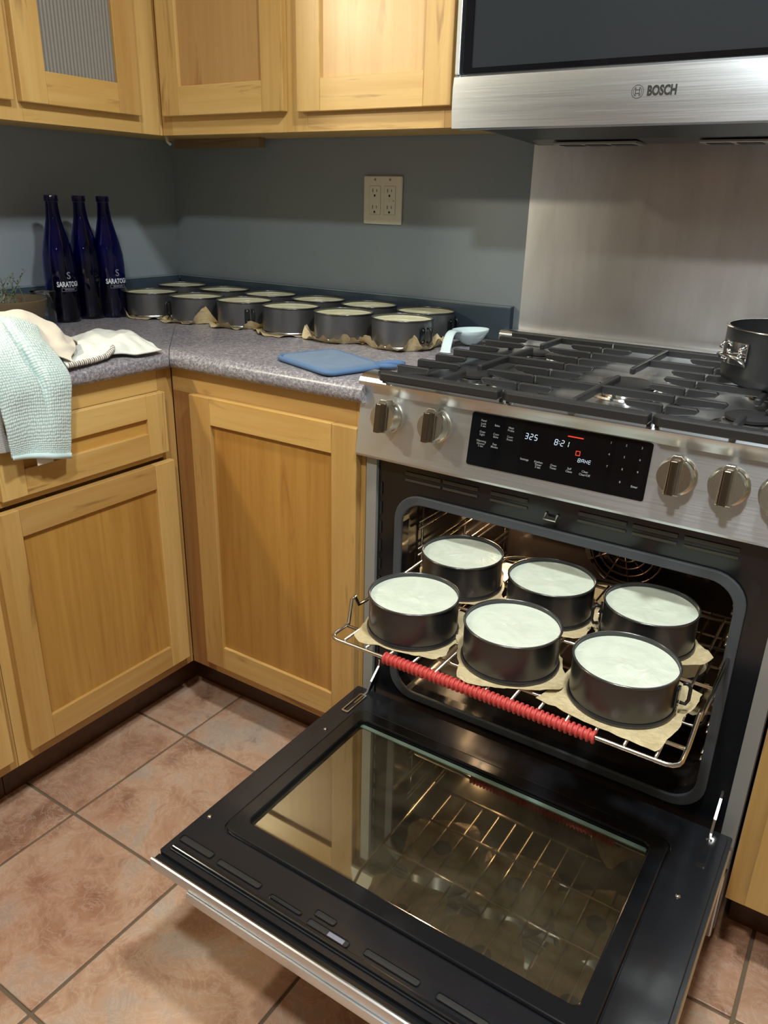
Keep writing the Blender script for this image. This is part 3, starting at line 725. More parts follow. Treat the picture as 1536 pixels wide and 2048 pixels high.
# oven door, open
DZ = .2755
d0, d1, dy0, dy1 = x0 + .004, x1 - .004, -.640, -1.196
wx0, wx1, wy0, wy1 = 1.2225, 1.7835, -1.066, -.738
door = MB().ringprism(rrect(d0, d1, -1.186, dy0, .004, 6), rrect(wx0, wx1, wy0, wy1, .012, 6), DZ - .030, DZ - .006, XY).o('oven_door', M_enamel, rg)
door['label'] = 'black enamelled inside of the open oven door'
MB().ringprism(rrect(wx0 - .028, wx1 + .028, wy0 - .034, wy1 + .028, .020, 6), rrect(wx0 - .0005, wx1 + .0005, wy0 - .0005, wy1 + .0005, .012, 6), DZ - .0062, DZ + .001, XY).o('window_surround', M_black, door, bevel=.005, seg=3)
MB().ringprism(rrect(d0 + .006, d1 - .006, -1.176, dy0 - .004, .010, 6), rrect(wx0 - .030, wx1 + .030, wy0 - .036, wy1 + .030, .02, 6), DZ - .0062, DZ - .003, XY).o('inner_liner', M_enamel, door, bevel=.0018)
MB().box(d0 + .014, d1 - .014, -1.1735, -1.1655, DZ - .003, DZ + .0015).o('liner_ridge', M_black, door, bevel=.002)
MB().box(wx0 - .003, wx1 + .003, wy0 - .003, wy1 + .003, DZ - .0135, DZ - .0100).o('window_glass', M_ovenglass, door)
MB().box(wx0 + .002, wx1 - .002, wy1 - .010, wy1 - .002, DZ - .0098, DZ - .0085).o('glass_edge', plain('green_glass_edge', lin(128, 150, 138), .15), door)
MB().box(wx0 - .002, wx1 + .002, wy0 - .002, wy1 + .002, DZ - .0285, DZ - .0255).o('outer_pane', plain('dark_pane', (.03, .027, .022, 1), .05), door)
# outer stainless skin, edge, handle
MB().prism([(-1.192, DZ - .028), (-1.203, DZ - .028), (-1.2035, DZ - .014), (-1.2025, DZ - .0105), (-1.2000, DZ - .0098), (-1.1975, DZ - .0105), (-1.1970, DZ - .014), (-1.192, DZ - .014)], d0 - .002, d1 + .002, YZ).o('front_edge', M_steel, door, smooth=True, auto=30)
MB().box(d0, d1, -1.1968, -1.1862, DZ - .0138, DZ - .0125).o('edge_strip', M_black, door)
MB().box(d0 - .002, d1 + .002, -1.1895, dy0, DZ - .044, DZ - .0305).o('outer_skin', M_steel, door, bevel=.002)
hd = MB(); hd.prism([(-1.172, .218), (-1.190, .216), (-1.202, .222), (-1.2065, .232), (-1.2062, .2465), (-1.172, .2465)], x0 + .082, x1 - .082, YZ)
hd = hd.o('handle', M_steel, door, smooth=True, auto=30)
for hx in (x0 + .085, x1 - .125): MB().box(hx, hx + .04, -1.1885, -1.165, .2185, DZ - .0442).o('handle_mount', M_steel, door, bevel=.002)
mb = MB()
for xa, xb, y, w in ((1.155, 1.225, -1.150, .007), (1.237, 1.325, -1.152, .006), (1.345, 1.405, -1.155, .004), (1.418, 1.455, -1.140, .006), (1.418, 1.49, -1.158, .006), (1.512, 1.60, -1.152, .006), (1.625, 1.70, -1.152, .006), (1.73, 1.85, -1.150, .006)):
    o_ = MB().ringprism(rrect(xa, xb, y - w, y + w, .004, 3), rrect(xa + .0012, xb - .0012, y - w + .0012, y + w - .0012, .003, 3), DZ - .0029, DZ - .0010, XY); o_.o('slot_rim', M_black, door)
    mb.prism(rrect(xa + .0012, xb - .0012, y - w + .0012, y + w - .0012, .003, 3), DZ - .00295, DZ - .0027, XY)
mb.o('vent_hole', M_slot, door)
MB().box(1.455, 1.482, -1.162, -1.155, DZ - .0026, DZ - .0019).o('tag_plate', M_printg, door)
for sx_, sy_ in ((1.160, -1.092), (1.178, -.80), (1.847, -.813), (1.849, -1.08)):
    MB().lathe([(.0042, 0), (.0042, .001), (.002, .0024), (0, .0026)], 12, (sx_, sy_, DZ - .0030)).o('screw', M_chrome, door, smooth=True)
for hx in (x0 + .036, x1 - .036):
    mb = MB(); mb.prism([(-.595, .345), (-.600, .352), (-.607, .352), (-.612, .315), (-.640, .292), (-.655, .274), (-.70, .274), (-.70, .2665), (-.648, .2665), (-.632, .280), (-.604, .305)], hx - .002, hx + .002, YZ)
    mb.o('hinge_arm', M_chrome, door)
    MB().ringprism(rrect(hx - .008, hx + .008, -.735, -.665, .003, 3), rrect(hx - .0055, hx + .0055, -.731, -.669, .003, 3), DZ - .0030, DZ - .0005, XY).o('hinge_bracket', M_chrome, door)

# ------------------------------------------------------------------ oven racks and guard
def rack(z, yf, label, front):
    t = thing('oven_rack', label, 'oven rack', (1.52, yf, z), 'chromed wire oven racks')
    xa, xb = (1.281, 1.826) if front else (1.240, 1.800)
    xa, xb = (1.250, 1.806) if not front else (xa, xb)
    yb = yf + .46; r = .0032; c = .016
    P = []
    if front:
        side = lambda x, s: [(x, yf + .052, z), (x - s * .012, yf + .078, z + .030), (x - s * .014, yf + .090, z + .030), (x - s * .016, yf + .104, z + .008), (x - s * .020, yf + .13, z + .002), (x - s * .024, yb - .02, z + .002)]
    else:
        side = lambda x, s: [(x, yf + .05, z), (x, yb - .02, z)]
    L = side(xa, 1); R_ = side(xb, -1)
    if front: R_ = [(x, y, zz) for x, y, zz in [(xb, yf + .052, z), (xb + .001, yf + .085, z + .028), (xb + .001, yf + .100, z + .028), (xb, yf + .112, z + .006), (xb, yf + .14, z + .001), (xb, yb - .02, z)]]
    arc = lambda cx, cy, a0, a1: [(cx + c * cos(radians(a)), cy + c * sin(radians(a)), z) for a in (a0, (a0 * 2 + a1) / 3, (a0 + a1 * 2) / 3, a1)]
    path = L[::-1] + arc(xa + c, yf + c, 180, 270) + arc(xb - c, yf + c, 270, 360) + R_
    MB().tube(path, r, 10).o('frame', M_rackm, t, smooth=True)
    for y in (yf + .046, yf + .21, yf + .33, yb - .03):
        MB().tube([(xa - (0 if y < yf + .06 else (.018 if front else 0)), y, z - .0005), (xb, y, z - .0005)], .0028, 8).o('cross_bar', M_rackm, t, smooth=True)
    for k in range(13):
        x = xa + .029 + k * (xb - xa - .058) / 12
        MB().tube([(x, yf + .001, z + .0035), (x, yb - .025, z + .0035)], .0022, 6).o('rod', M_rackm, t, smooth=True)
    return t
RZ1 = .5745
rack(RZ1, -.9225, 'upper chrome wire oven rack pulled out with six filled pans on it', True)
RZ2 = .418
rack(RZ2, -.590, 'lower wire oven rack inside the dark oven', False)
def guard(xa, xb, y, z, label):
    t = thing('rack_guard', label, 'rack guard', ((xa + xb) / 2, y, z), 'red silicone rack guards')
    MB().tube([(xa, y, z), (xb, y, z)], .0066, 16).o('sleeve', M_red, t, smooth=True, auto=50)
    n = int((xb - xa) / .0074)
    base = None
    for k in range(n + 1):
        x = xa + k * (xb - xa) / n
        if base is None:
            base = MB().lathe([(.0058, -.0022), (.0092, -.0016), (.0098, 0), (.0092, .0016), (.0058, .0022)], 16, (0, 0, 0), M=Matrix.Rotation(radians(90), 4, 'Y'))
            o = mk('ridge', [v + Vector((x, y, z)) for v in base.V], base.F, M_red, t, smooth=True); me = o.data; xo = x
        else:
            o = bpy.data.objects.new('ridge', me); link(o); o.parent = t; o.location = (x - xo, 0, 0)
guard(1.388, 1.717, -.9225, RZ1, 'red ribbed silicone guard on the front rail of the pulled-out rack')
guard(1.40, 1.70, -.590, RZ2, 'red ribbed silicone guard on the lower rack, inside the dark oven')

# ------------------------------------------------------------------ springform pans, cheesecakes, parchment
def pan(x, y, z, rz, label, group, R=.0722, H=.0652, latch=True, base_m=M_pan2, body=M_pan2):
    t = thing('springform_pan', label, 'baking pan', (x, y, z), group, rz)
    w = R - .0015
    MB().lathe([(w, .004), (w, H - .003), (w - .0011, H - .003), (w - .0011, .004)], 64, closed=True).o('side_ring', body, t, smooth=True, auto=40)
    mb = MB(); mb.tube([(w * cos(a), w * sin(a), H - .002) for a in [2 * pi * k / 64 for k in range(64)]], .0019, 8, closed=True); mb.o('rolled_rim', M_panrim, t, smooth=True)
    MB().lathe([(0, .0012), (w + .0026, .0012), (w + .0030, .0022), (w + .0030, .0045), (w + .0014, .0072), (w + .0005, .0072), (w + .0005, .0042), (0, .0042)], 64).o('base_plate', base_m, t, smooth=True, auto=40)
    if latch:
        l = MB().prism(rrect(-.0065, .0065, .014, .050, .005, 4), w + .0006, w + .0042, YZ).o('latch', M_black, t, bevel=.001)
        mb = MB(); mb.tube([(w + .004, .012, .018), (w + .011, .014, .017), (w + .014, .016, .024), (w + .014, .016, .042), (w + .011, .014, .049), (w + .004, .012, .048)], .0026, 8); mb.o('lever', M_blackplastic, l, smooth=True)
        for zz in (.019, .045): MB().lathe([(.0022, 0), (.0018, .001), (0, .0013)], 12, (w + .0042, 0, zz), M=Matrix.Rotation(radians(90), 4, 'Y')).o('rivet', M_chrome, l)
    return t
def cake(x, y, z, level, label, group, mat, seed, R=.0722):
    rr = R - .0030; V = [(0, 0, 0)]; F = []; NR, NT = 14, 48
    for i in range(1, NR + 1):
        for k in range(NT):
            r = rr * i / NR; a = 2 * pi * k / NT; px, py = r * cos(a), r * sin(a)
            h = .0016 * noise.noise(Vector((px * 26 + seed * 3.1, py * 26, seed))) * (1 - (i / NR) ** 3)
            d = math.hypot(px - .008 * sin(seed), py - .01 * cos(seed * 2)); h += .0024 * math.exp(-(d / .016) ** 2) * noise.noise(Vector((px * 110, py * 110, seed * 7)))
            if i == NR: h += .0008
            V.append((px, py, h))
    V = [(a, b, c + level) for a, b, c in V]
    for k in range(NT): F.append((0, 1 + k, 1 + (k + 1) % NT))
    for i in range(NR - 1):
        for k in range(NT):
            a, b = 1 + i * NT + k, 1 + i * NT + (k + 1) % NT; F.append((a, a + NT, b + NT, b))
    n = len(V); top = [1 + (NR - 1) * NT + k for k in range(NT)]
    for k in top: V.append((V[k][0], V[k][1], .0048))
    for k in range(NT): F.append((top[k], n + k, n + (k + 1) % NT, top[(k + 1) % NT]))
    F.append(tuple(n + k for k in range(NT))[::-1])
    o = mk('cheesecake', V, F, mat, None, smooth=True, auto=60); o.location = (x, y, z)
    return tag(o, label, 'cheesecake', group)
def parchment(x, y, z, half, rot, curl, seed, label, group, mat, lim=.118, flat=False):
    V = []; F = []; NT, RR = 96, [.02, .045, .0665, .0755, .082, .09, 1.0]
    for i, q in enumerate(RR):
        for k in range(NT):
            a = 2 * pi * k / NT; ca, sa = abs(cos(a - rot)), abs(sin(a - rot))
            nz = noise.noise(Vector((cos(a) * 2.4 + seed * 5, sin(a) * 2.4, seed))); n2 = noise.noise(Vector((cos(a) * 9 + seed, sin(a) * 9, seed * 2)))
            ro = min(half / max(ca, sa), lim) * (1 + .10 * nz + .03 * n2); ro = max(ro, .0795)
            if i < 3: r = q
            else: r = .0665 + (ro - .0665) * (i - 2) / 4
            f = max(0, (r - .077) / .03)
            zz = curl * f * max(0, .22 + 1.5 * nz + .3 * n2) + (.0028 * abs(n2) * min(1, f * 3) if i > 3 else 0)
            rad = r - (.55 * zz if curl > .01 else 0)
            rad = max(rad, .0768) if i > 3 else rad
            V.append((rad * cos(a), rad * sin(a), .0006 + zz))
    for i in range(len(RR) - 1):
        for k in range(NT):
            l = (k + 1) % NT; F.append((i * NT + k, (i + 1) * NT + k, (i + 1) * NT + l, i * NT + l))
    o = mk('parchment_sheet', V, F, mat, None, smooth=True, auto=35); o.location = (x, y, z)
    return tag(o, label, 'parchment paper', group)
CP = [(.190, -.285, 'front', 'leftmost', 2.2, .010), (.352, -.272, 'front', 'second from the left', -2.2, .012), (.502, -.250, 'front', 'third from the left', -.75, .009),
      (.663, -.257, 'front', 'fourth from the left', 2.0, .010), (.822, -.254, 'front', 'second from the right', 1.3, .011), (.980, -.243, 'front', 'rightmost', -.35, .011),
      (.116, -.1005, 'back', 'leftmost, in the corner', 1.5, .010), (.288, -.1005, 'back', 'second from the left', 2.8, .011), (.460, -.0985, 'back', 'third from the left', 1.2, .009),
      (.626, -.0975, 'back', 'fourth from the left', 1.0, .010), (.788, -.0965, 'back', 'second from the right', 2.0, .009), (.956, -.0965, 'back', 'rightmost, near the spoon rest', -.1, .009)]
gpc, gcc, gsc = 'springform pans on the worktop', 'cheesecakes waiting on the worktop', 'parchment under the worktop pans'
for i, (x, y, row, pos, rz, dp_) in enumerate(CP):
    pan(x, y, CZ + .0004, rz, f'dark springform pan on the worktop, {row} row, {pos}', gpc, latch=(row == 'front' or i == 11), base_m=M_base, body=M_pan)
    cake(x, y, CZ + .0004, .0652 - dp_ * .62, f'pale yellow unbaked cheesecake on the worktop, {row} row, {pos}', gcc, M_batc, i + 1)
    if row == 'front':
        parchment(x, y, CZ + .0004, .092, .3 * i, .028, i + 3.3, f'curled brown parchment under worktop pan, {row} row, {pos}', gsc, M_paper, lim=.104)
OP = [(1.380, -.829, 'front left', 1.9), (1.549, -.823, 'front middle', 1.7), (1.720, -.822, 'front right', -.05), (1.368, -.641, 'back left', 1.9), (1.538, -.642, 'back middle', 1.6), (1.704, -.639, 'back right', 3.35)]
for i, (x, y, pos, rz) in enumerate(OP):
    z = RZ1 + .0062
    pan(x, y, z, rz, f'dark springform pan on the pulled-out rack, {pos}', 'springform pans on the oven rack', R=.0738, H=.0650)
    cake(x, y, z, .0565, f'white unbaked cheesecake on the pulled-out rack, {pos}', 'cheesecakes on the oven rack', M_bat, i + 21, R=.0738)
    parchment(x, y, z, .079 if i != 2 else .088, (.2, .5, -.12, .4, .1, .6)[i], .006, i + 11.7, f'creased parchment sheet under the {pos} pan of the pulled-out rack', 'parchment on the oven rack', M_paper2, lim=.100 if i != 2 else .128)
LP = [(1.372, -.345, 'back left'), (1.545, -.350, 'back middle'), (1.716, -.515, 'front right')]
for i, (x, y, pos) in enumerate(LP):
    z = RZ2 + .0062
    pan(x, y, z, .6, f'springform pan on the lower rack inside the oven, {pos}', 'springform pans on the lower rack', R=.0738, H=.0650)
    cake(x, y, z, .0560, f'cheesecake on the lower rack lit by the oven lamp, {pos}', 'cheesecakes on the lower rack', M_bat, i + 41, R=.0738)
    parchment(x, y, z, .088, .3 * i, .02, i + 31.7, f'parchment under the lower rack pan, {pos}', 'parchment on the lower rack', M_paper2)

# ------------------------------------------------------------------ bottles
def bottle(x, y, rz, label, show):
    t = thing('glass_bottle', label, 'bottle', (x, y, CZ + .0005), 'cobalt blue water bottles', rz)
    P = [(0, .002), (.030, .0), (.037, .002), (.0395, .008), (.0395, .135), (.038, .160), (.0325, .190), (.0245, .220), (.0178, .248), (.0150, .275), (.0145, .288)]
    P2 = P + [(.0128, .288), (.0128, .27), (.0155, .245), (.022, .218), (.030, .190), (.0355, .16), (.037, .13), (.037, .012), (0, .008)]
    MB().lathe(P2, 40).o('body', M_blue, t, smooth=True, auto=60)
    MB().lathe([(.0146, .2885), (.0164, .2890), (.0164, .3010), (.0152, .3030), (.0120, .3030), (.0120, .2885)], 32, closed=True).o('lip', M_blue, t, smooth=True, auto=40)
    def wrap(V, zc): return [(.0399 * sin(v.x / .0399), -.0399 * cos(v.x / .0399), zc + v.y) for v in V]
    mb = MB()
    V, F = text_polys('SARATOGA', .0140, .0004); V = [Vector((v.x * .86, v.y * 1.25, 0)) for v in V]; mb.add(wrap(V, .094), F); mb.o('lettering', M_print, t)
    V, F = text_polys('S', .024, .0003); mk('emblem', wrap(V, .115), F, M_printg, t)
    V, F = text_polys('SPARKLING', .0052, .0002); mb = MB(); mb.add(wrap(V, .0815), F)
    for a, b, c, d in ((-.021, .021, .0848, .0856), (-.021, .021, .0770, .0778), (-.021, -.0202, .0770, .0856), (.0202, .021, .0770, .0856)):
        n = 10; 
        for k in range(n):
            u0, u1 = a + (b - a) * k / n, a + (b - a) * (k + 1) / n
            mb.add(wrap([Vector((u0, c - .08, 0)), Vector((u1, c - .08, 0)), Vector((u1, d - .08, 0)), Vector((u0, d - .08, 0))], .08), [(0, 1, 2, 3)])
    mb.o('label_box', M_printg, t)
    return t
# printed face turned towards the room, slightly to the right
bottle(.118, -.512, radians(84), 'leftmost of the three tall blue glass bottles, lettering half hidden', True)
bottle(.112, -.428, radians(-70), 'middle tall blue glass bottle, its printed side turned away', False)
bottle(.134, -.372, radians(80), 'rightmost of the three tall blue glass bottles, beside the first pan', True)

# ------------------------------------------------------------------ bowl with dried plant, tumbler
bw = thing('planted_bowl', 'shallow brown bowl of moss and dried sprigs behind the towels', 'bowl', (.22, -.745, CZ + .0005))
MB().lathe([(0, .0), (.05, .0), (.075, .02), (.093, .058), (.098, .082), (.095, .084), (.088, .060), (.07, .025), (0, .020)], 48, (.22, -.745, CZ + .0005)).o('bowl', M_terra, bw, smooth=True, auto=50)
V = []; F = []
for i in range(8):
    for k in range(28):
        r = .084 * i / 7; a = 2 * pi * k / 28; V.append((.22 + r * cos(a), -.745 + r * sin(a), CZ + .064 + .006 * noise.noise(Vector((r * 60 * cos(a), r * 60 * sin(a), 1)))))
for i in range(7):
    for k in range(28): l = (k + 1) % 28; F.append((i * 28 + k, (i + 1) * 28 + k, (i + 1) * 28 + l, i * 28 + l))
mk('moss', V, F, M_soil, bw, smooth=True)
random.seed(5)
for q in range(26):
    a = random.uniform(0, 2 * pi); r = random.uniform(.01, .075); bx_, by_ = .22 + r * cos(a), -.745 + r * sin(a); h = random.uniform(.03, .082)
    dx, dy = random.uniform(-.03, .02), random.uniform(-.02, .035)
    P = [(bx_ + dx * s * s, by_ + dy * s * s, CZ + .062 + h * s) for s in (0, .25, .5, .75, 1)]
    mb = MB(); mb.tube(P, .0008, 4); st = mb.o('sprig', M_leaf, bw)
    lm = MB()
    for k in range(14):
        s = .3 + .7 * k / 14; p = Vector((bx_ + dx * s * s, by_ + dy * s * s, CZ + .062 + h * s)); d = Vector((random.uniform(-1, 1), random.uniform(-1, 1), random.uniform(-.2, .8))).normalized() * random.uniform(.005, .010)
        w_ = d.cross(Vector((0, 0, 1))).normalized() * .0016
        lm.add([p, p + d * .5 + w_, p + d, p + d * .5 - w_], [(0, 1, 2, 3)])
    lm.o('leaflet', M_leaf, st)
for q in range(2):
    MB().tube([(.24 + .012 * q, -.80, CZ + .068), (.235 + .015 * q, -.77, CZ + .105)], .005, 8).o('bark_stick', M_stick, bw, smooth=True)
gl = thing('glass_tumbler', 'small clear drinking glass between the bowl and the first blue bottle', 'glass', (.165, -.601, CZ + .0005))
MB().lathe([(0, .001), (.024, .0), (.026, .003), (.0305, .084), (.0300, .0845), (.0285, .083), (.0240, .010), (0, .008)], 36, (.165, -.601, CZ + .0005)).o('tumbler', M_glass, gl, smooth=True, auto=50)

# ------------------------------------------------------------------ cloths
def cr(p0, p1, p2, p3, t):
    return .5 * ((2 * p1) + (-p0 + p2) * t + (2 * p0 - 5 * p1 + 4 * p2 - p3) * t * t + (-p0 + 3 * p1 - 3 * p2 + p3) * t ** 3)
def surf(ctrl, nu, nv, disp=None, uvs=(1, 1)):
    C = [[Vector(p) for p in r] for r in ctrl]; R_, K = len(C), len(C[0])
    def at(row, u):
        x = u * (K - 1); i = min(int(x), K - 2); t = x - i; g = lambda j: row[max(0, min(K - 1, j))]
        return cr(g(i - 1), g(i), g(i + 1), g(i + 2), t)
    G = []
    for b in range(nv + 1):
        v = b / nv; y = v * (R_ - 1); j = min(int(y), R_ - 2); t = y - j; rw = lambda q: C[max(0, min(R_ - 1, q))]
        for a in range(nu + 1):
            u = a / nu; p = cr(at(rw(j - 1), u), at(rw(j), u), at(rw(j + 1), u), at(rw(j + 2), u), t)
            if disp: p = p + disp(u, v, p)
            G.append(p)
    F = [(b * (nu + 1) + a, b * (nu + 1) + a + 1, (b + 1) * (nu + 1) + a + 1, (b + 1) * (nu + 1) + a) for b in range(nv) for a in range(nu)]
    U = [(a / nu * uvs[0], b / nv * uvs[1]) for b in range(nv + 1) for a in range(nu + 1)]
    return G, F, U
def clothobj(name, ctrl, nu, nv, mat, parent, disp=None, uvs=(1, 1), th=.003):
    V, F, U = surf(ctrl, nu, nv, disp, uvs)
    o = mk(name, V, F, mat, parent, smooth=True, solid=th)
    uv = o.data.uv_layers.new(name='UVMap')
    for lp in o.data.loops: uv.data[lp.index].uv = U[lp.vertex_index]
    return o
nz = lambda s, k, a: (lambda u, v, p: Vector((a * noise.noise(p * k + Vector((s, 0, 0))), a * noise.noise(p * k + Vector((0, s, 0))), a * noise.noise(p * k + Vector((0, 0, s))))))
def striped():
    m = Mat('striped_hem'); v = m.coord((1, 1, 1), False); wv = m.n('ShaderNodeTexWave', wave_type='BANDS', bands_direction='Y'); wv.inputs['Scale'].default_value = 62
    m.l(v, wv.inputs['Vector']); m.color(m.ramp(wv.outputs['Fac'], [(.35, lin(112, 104, 98)), (.6, lin(228, 224, 216))])); m.set(Roughness=.9); return m.m
# aqua towel draped over the counter edge
ct_ = [[(.36, -1.12, .921), (.36, -1.05, .922), (.36, -.98, .922), (.36, -.91, .922)],
       [(.42, -1.11, .955), (.42, -1.03, .970), (.42, -.955, .970), (.42, -.90, .950)],
       [(.50, -1.07, .990), (.51, -.985, .998), (.51, -.925, 1.003), (.51, -.868, .985)],
       [(.575, -1.06, .975), (.585, -.99, .975), (.58, -.940, .985), (.575, -.890, .968)],
       [(.628, -1.05, .945), (.632, -1.00, .942), (.628, -.945, .944), (.625, -.890, .930)],
       [(.652, -1.045, .905), (.652, -.995, .905), (.652, -.945, .905), (.652, -.893, .898)],
       [(.656, -1.042, .85), (.655, -.995, .85), (.656, -.95, .848), (.655, -.902, .840)],
       [(.658, -1.040, .80), (.655, -.995, .795), (.658, -.955, .79), (.656, -.911, .78)],
       [(.659, -1.040, .782), (.656, -.997, .772), (.659, -.957, .764), (.657, -.917, .754)]]
def aq(u, v, p):
    d = Vector((0, 0, 0))
    groove = math.exp(-((u - .60 - .10 * (v - .45)) / .045) ** 2) * math.exp(-((v - .5) / .16) ** 2)
    d.x -= .022 * groove; d.z -= .012 * groove
    d.x += .004 * sin(u * 9 + v * 2) * min(1, v * 1.3)
    d += Vector((noise.noise(p * 22), 0, noise.noise(p * 22 + Vector((7, 0, 0))))) * .005 * (1 - v * .6)
    return d
tw = thing('hand_towel', 'pale aqua waffle towel hanging over the counter edge at the left', 'towel', (.6, -.97, CZ), 'kitchen cloths')
to = clothobj('cloth', ct_, 70, 110, M_aqua, tw, aq, (1, 2.2), .004)
V, F, U = surf(ct_, 70, 110, aq)
rowv = lambda b: [V[b * 71 + a] + Vector((.001, 0, 0)) for a in range(71)]
hm = MB(); r0, r1 = rowv(104), rowv(110)
hm.add([v + Vector((.0025, 0, 0)) for v in r0] + [v + Vector((.0025, 0, -.003)) for v in r1], [(a, a + 1, a + 72, a + 71) for a in range(70)])
hm.o('hem', M_aquab, tw, smooth=True, solid=.003)
MB().box(.650, .652, -.985, -.952, .752, .775).o('care_tag', plain('white_tag', lin(232, 230, 224), .7), tw)
# ribbed towel behind at far left
tr_ = [[(.44, -1.30, .925), (.44, -1.22, .93), (.44, -1.125, .925)], [(.54, -1.28, .985), (.54, -1.18, .995), (.54, -1.10, .975)], [(.61, -1.26, .965), (.615, -1.16, .965), (.61, -1.08, .955)],
       [(.650, -1.22, .90), (.650, -1.13, .90), (.650, -1.052, .90)], [(.652, -1.20, .84), (.652, -1.12, .84), (.653, -1.040, .84)], [(.653, -1.19, .795), (.653, -1.11, .790), (.654, -1.030, .782)]]
tr_[-1] = [(.648, -1.19, .80), (.647, -1.11, .795), (.6465, -1.030, .790)]; tr_[-2] = [(.648, -1.20, .84), (.647, -1.12, .84), (.6465, -1.035, .84)]
t2 = thing('kitchen_towel', 'white ribbed towel half hidden beneath the aqua towel, at the left edge', 'towel', (.6, -1.15, CZ), 'kitchen cloths')
clothobj('cloth', tr_, 30, 60, M_ribbed, t2, nz(3, 20, .004), (1, 2), .003)
# cream cloth behind
cc_ = [[(.30, -1.02, .925), (.34, -.92, .925), (.40, -.83, .922), (.47, -.765, .921)],
       [(.42, -.99, .985), (.45, -.895, .992), (.48, -.830, .965), (.52, -.775, .935)],
       [(.48, -.985, .996), (.485, -.890, 1.012), (.51, -.833, .988), (.55, -.802, .948)],
       [(.53, -.985, .965), (.535, -.900, .984), (.560, -.856, .970), (.59, -.832, .938)],
       [(.58, -.975, .935), (.58, -.910, .944), (.600, -.878, .938), (.622, -.868, .922)]]
t3 = thing('cream_cloth', 'crumpled cream cloth behind the aqua towel', 'cloth', (.5, -.88, CZ), 'kitchen cloths')
clothobj('cloth', cc_, 40, 40, M_cream, t3, nz(8, 34, .008), (1, 1), .0018)
# white cloth lying on the counter
wc_ = [[(.43, -.78, .925), (.42, -.71, .93), (.41, -.64, .935), (.43, -.585, .925), (.50, -.60, .9205)],
       [(.49, -.81, .928), (.48, -.74, .940), (.475, -.67, .943), (.50, -.63, .940), (.55, -.63, .926)],
       [(.55, -.84, .926), (.545, -.775, .937), (.54, -.715, .945), (.56, -.665, .942), (.595, -.645, .928)],
       [(.60, -.868, .921), (.60, -.81, .925), (.60, -.75, .936), (.605, -.695, .936), (.622, -.655, .922)],
       [(.636, -.885, .918), (.630, -.82, .919), (.618, -.765, .924), (.634, -.712, .9185), (.634, -.652, .9178)]]
def wf(u, v, p):
    e = min(1, 6 * u, 6 * (1 - u), 6 * v, 5 * (1 - v) + .15)
    return Vector((0, 0, e * (.0030 * sin(u * 15 + v * 7) + .0018 * sin(u * 34 - v * 13) + .004 * noise.noise(p * 38))))
t4 = thing('dish_cloth', 'white cloth lying folded on the worktop with a striped edge', 'cloth', (.53, -.72, CZ), 'kitchen cloths')
clothobj('cloth', wc_, 50, 44, M_white, t4, wf, (1, 1), .003)
P = [(.634, -.885, .9205), (.630, -.85, .9205), (.627, -.815, .921), (.6235, -.785, .924), (.615, -.765, .930), (.604, -.752, .935)]
mb = MB(); PP = []
for i in range(len(P) - 1):
    for s in range(8): PP.append(Vector(P[i]).lerp(Vector(P[i + 1]), s / 8))
mb.tube(PP, [.0050 + .0010 * (i % 2) for i in range(len(PP))], 8); mb.o('striped_edge', striped(), t4, smooth=True)

# ------------------------------------------------------------------ blue pot holder
t5 = thing('pot_holder', 'blue quilted terry pot holder lying on the worktop next to the range', 'pot holder', (.98, -.54, CZ))
cn = [Vector((.868, -.572, 0)), Vector((1.040, -.634, 0)), Vector((1.094, -.545, 0)), Vector((.905, -.452, 0))]
cn = [Vector((.870, -.560, 0)), Vector((1.058, -.628, 0)), Vector((1.098, -.500, 0)), Vector((.920, -.425, 0))]
out = []
for i in range(4):
    a, b, c = cn[i - 1], cn[i], cn[(i + 1) % 4]
    p0 = b.lerp(a, .16); p2 = b.lerp(c, .16)
    for k in range(6): t_ = k / 5; out.append((p0 * (1 - t_) ** 2 + b * 2 * t_ * (1 - t_) + p2 * t_ * t_))
    nx = c.lerp(b, .16)
    for k in range(1, 8): out.append(p2.lerp(nx, k / 8))
cen = sum(cn, Vector()) / 4; n = len(out); V = []; F = []
NRR = 12
for i in range(NRR + 1):
    s = i / NRR
    for p in out:
        q = cen.lerp(p, s); hgt = .0105 * (1 - max(0, (s - .86) / .14) ** 2) + .0018 * noise.noise(q * 34)
        V.append((q.x, q.y, CZ + .002 + hgt))
for i in range(NRR):
    for k in range(n): l = (k + 1) % n; F.append((i * n + k, (i + 1) * n + k, (i + 1) * n + l, i * n + l))
m0 = len(V)
for p in out: V.append((p.x, p.y, CZ + .0008))
for k in range(n): l = (k + 1) % n; F.append((NRR * n + k, m0 + k, m0 + l, NRR * n + l))
po = mk('pad', V, F, M_mitt, t5, smooth=True)
uv = po.data.uv_layers.new(name='UVMap')
for lp in po.data.loops: co = po.data.vertices[lp.vertex_index].co; uv.data[lp.index].uv = (co.x * 4, co.y * 4)
MB().tube([(p.x, p.y, CZ + .0062) for p in out], .0052, 8, closed=True).o('binding', M_mitt2, t5, smooth=True)
mb = MB(); mb.tube([(1.088, -.505, CZ + .010), (1.106, -.492, CZ + .013), (1.122, -.478, CZ + .012), (1.128, -.470, CZ + .010)], [.006, .0065, .007, .005], 8)
mb.tube([(1.090, -.512, CZ + .008), (1.108, -.504, CZ + .009), (1.124, -.492, CZ + .009)], [.005, .0055, .004], 8); mb.o('hanging_loop', M_mitt2, t5, smooth=True)

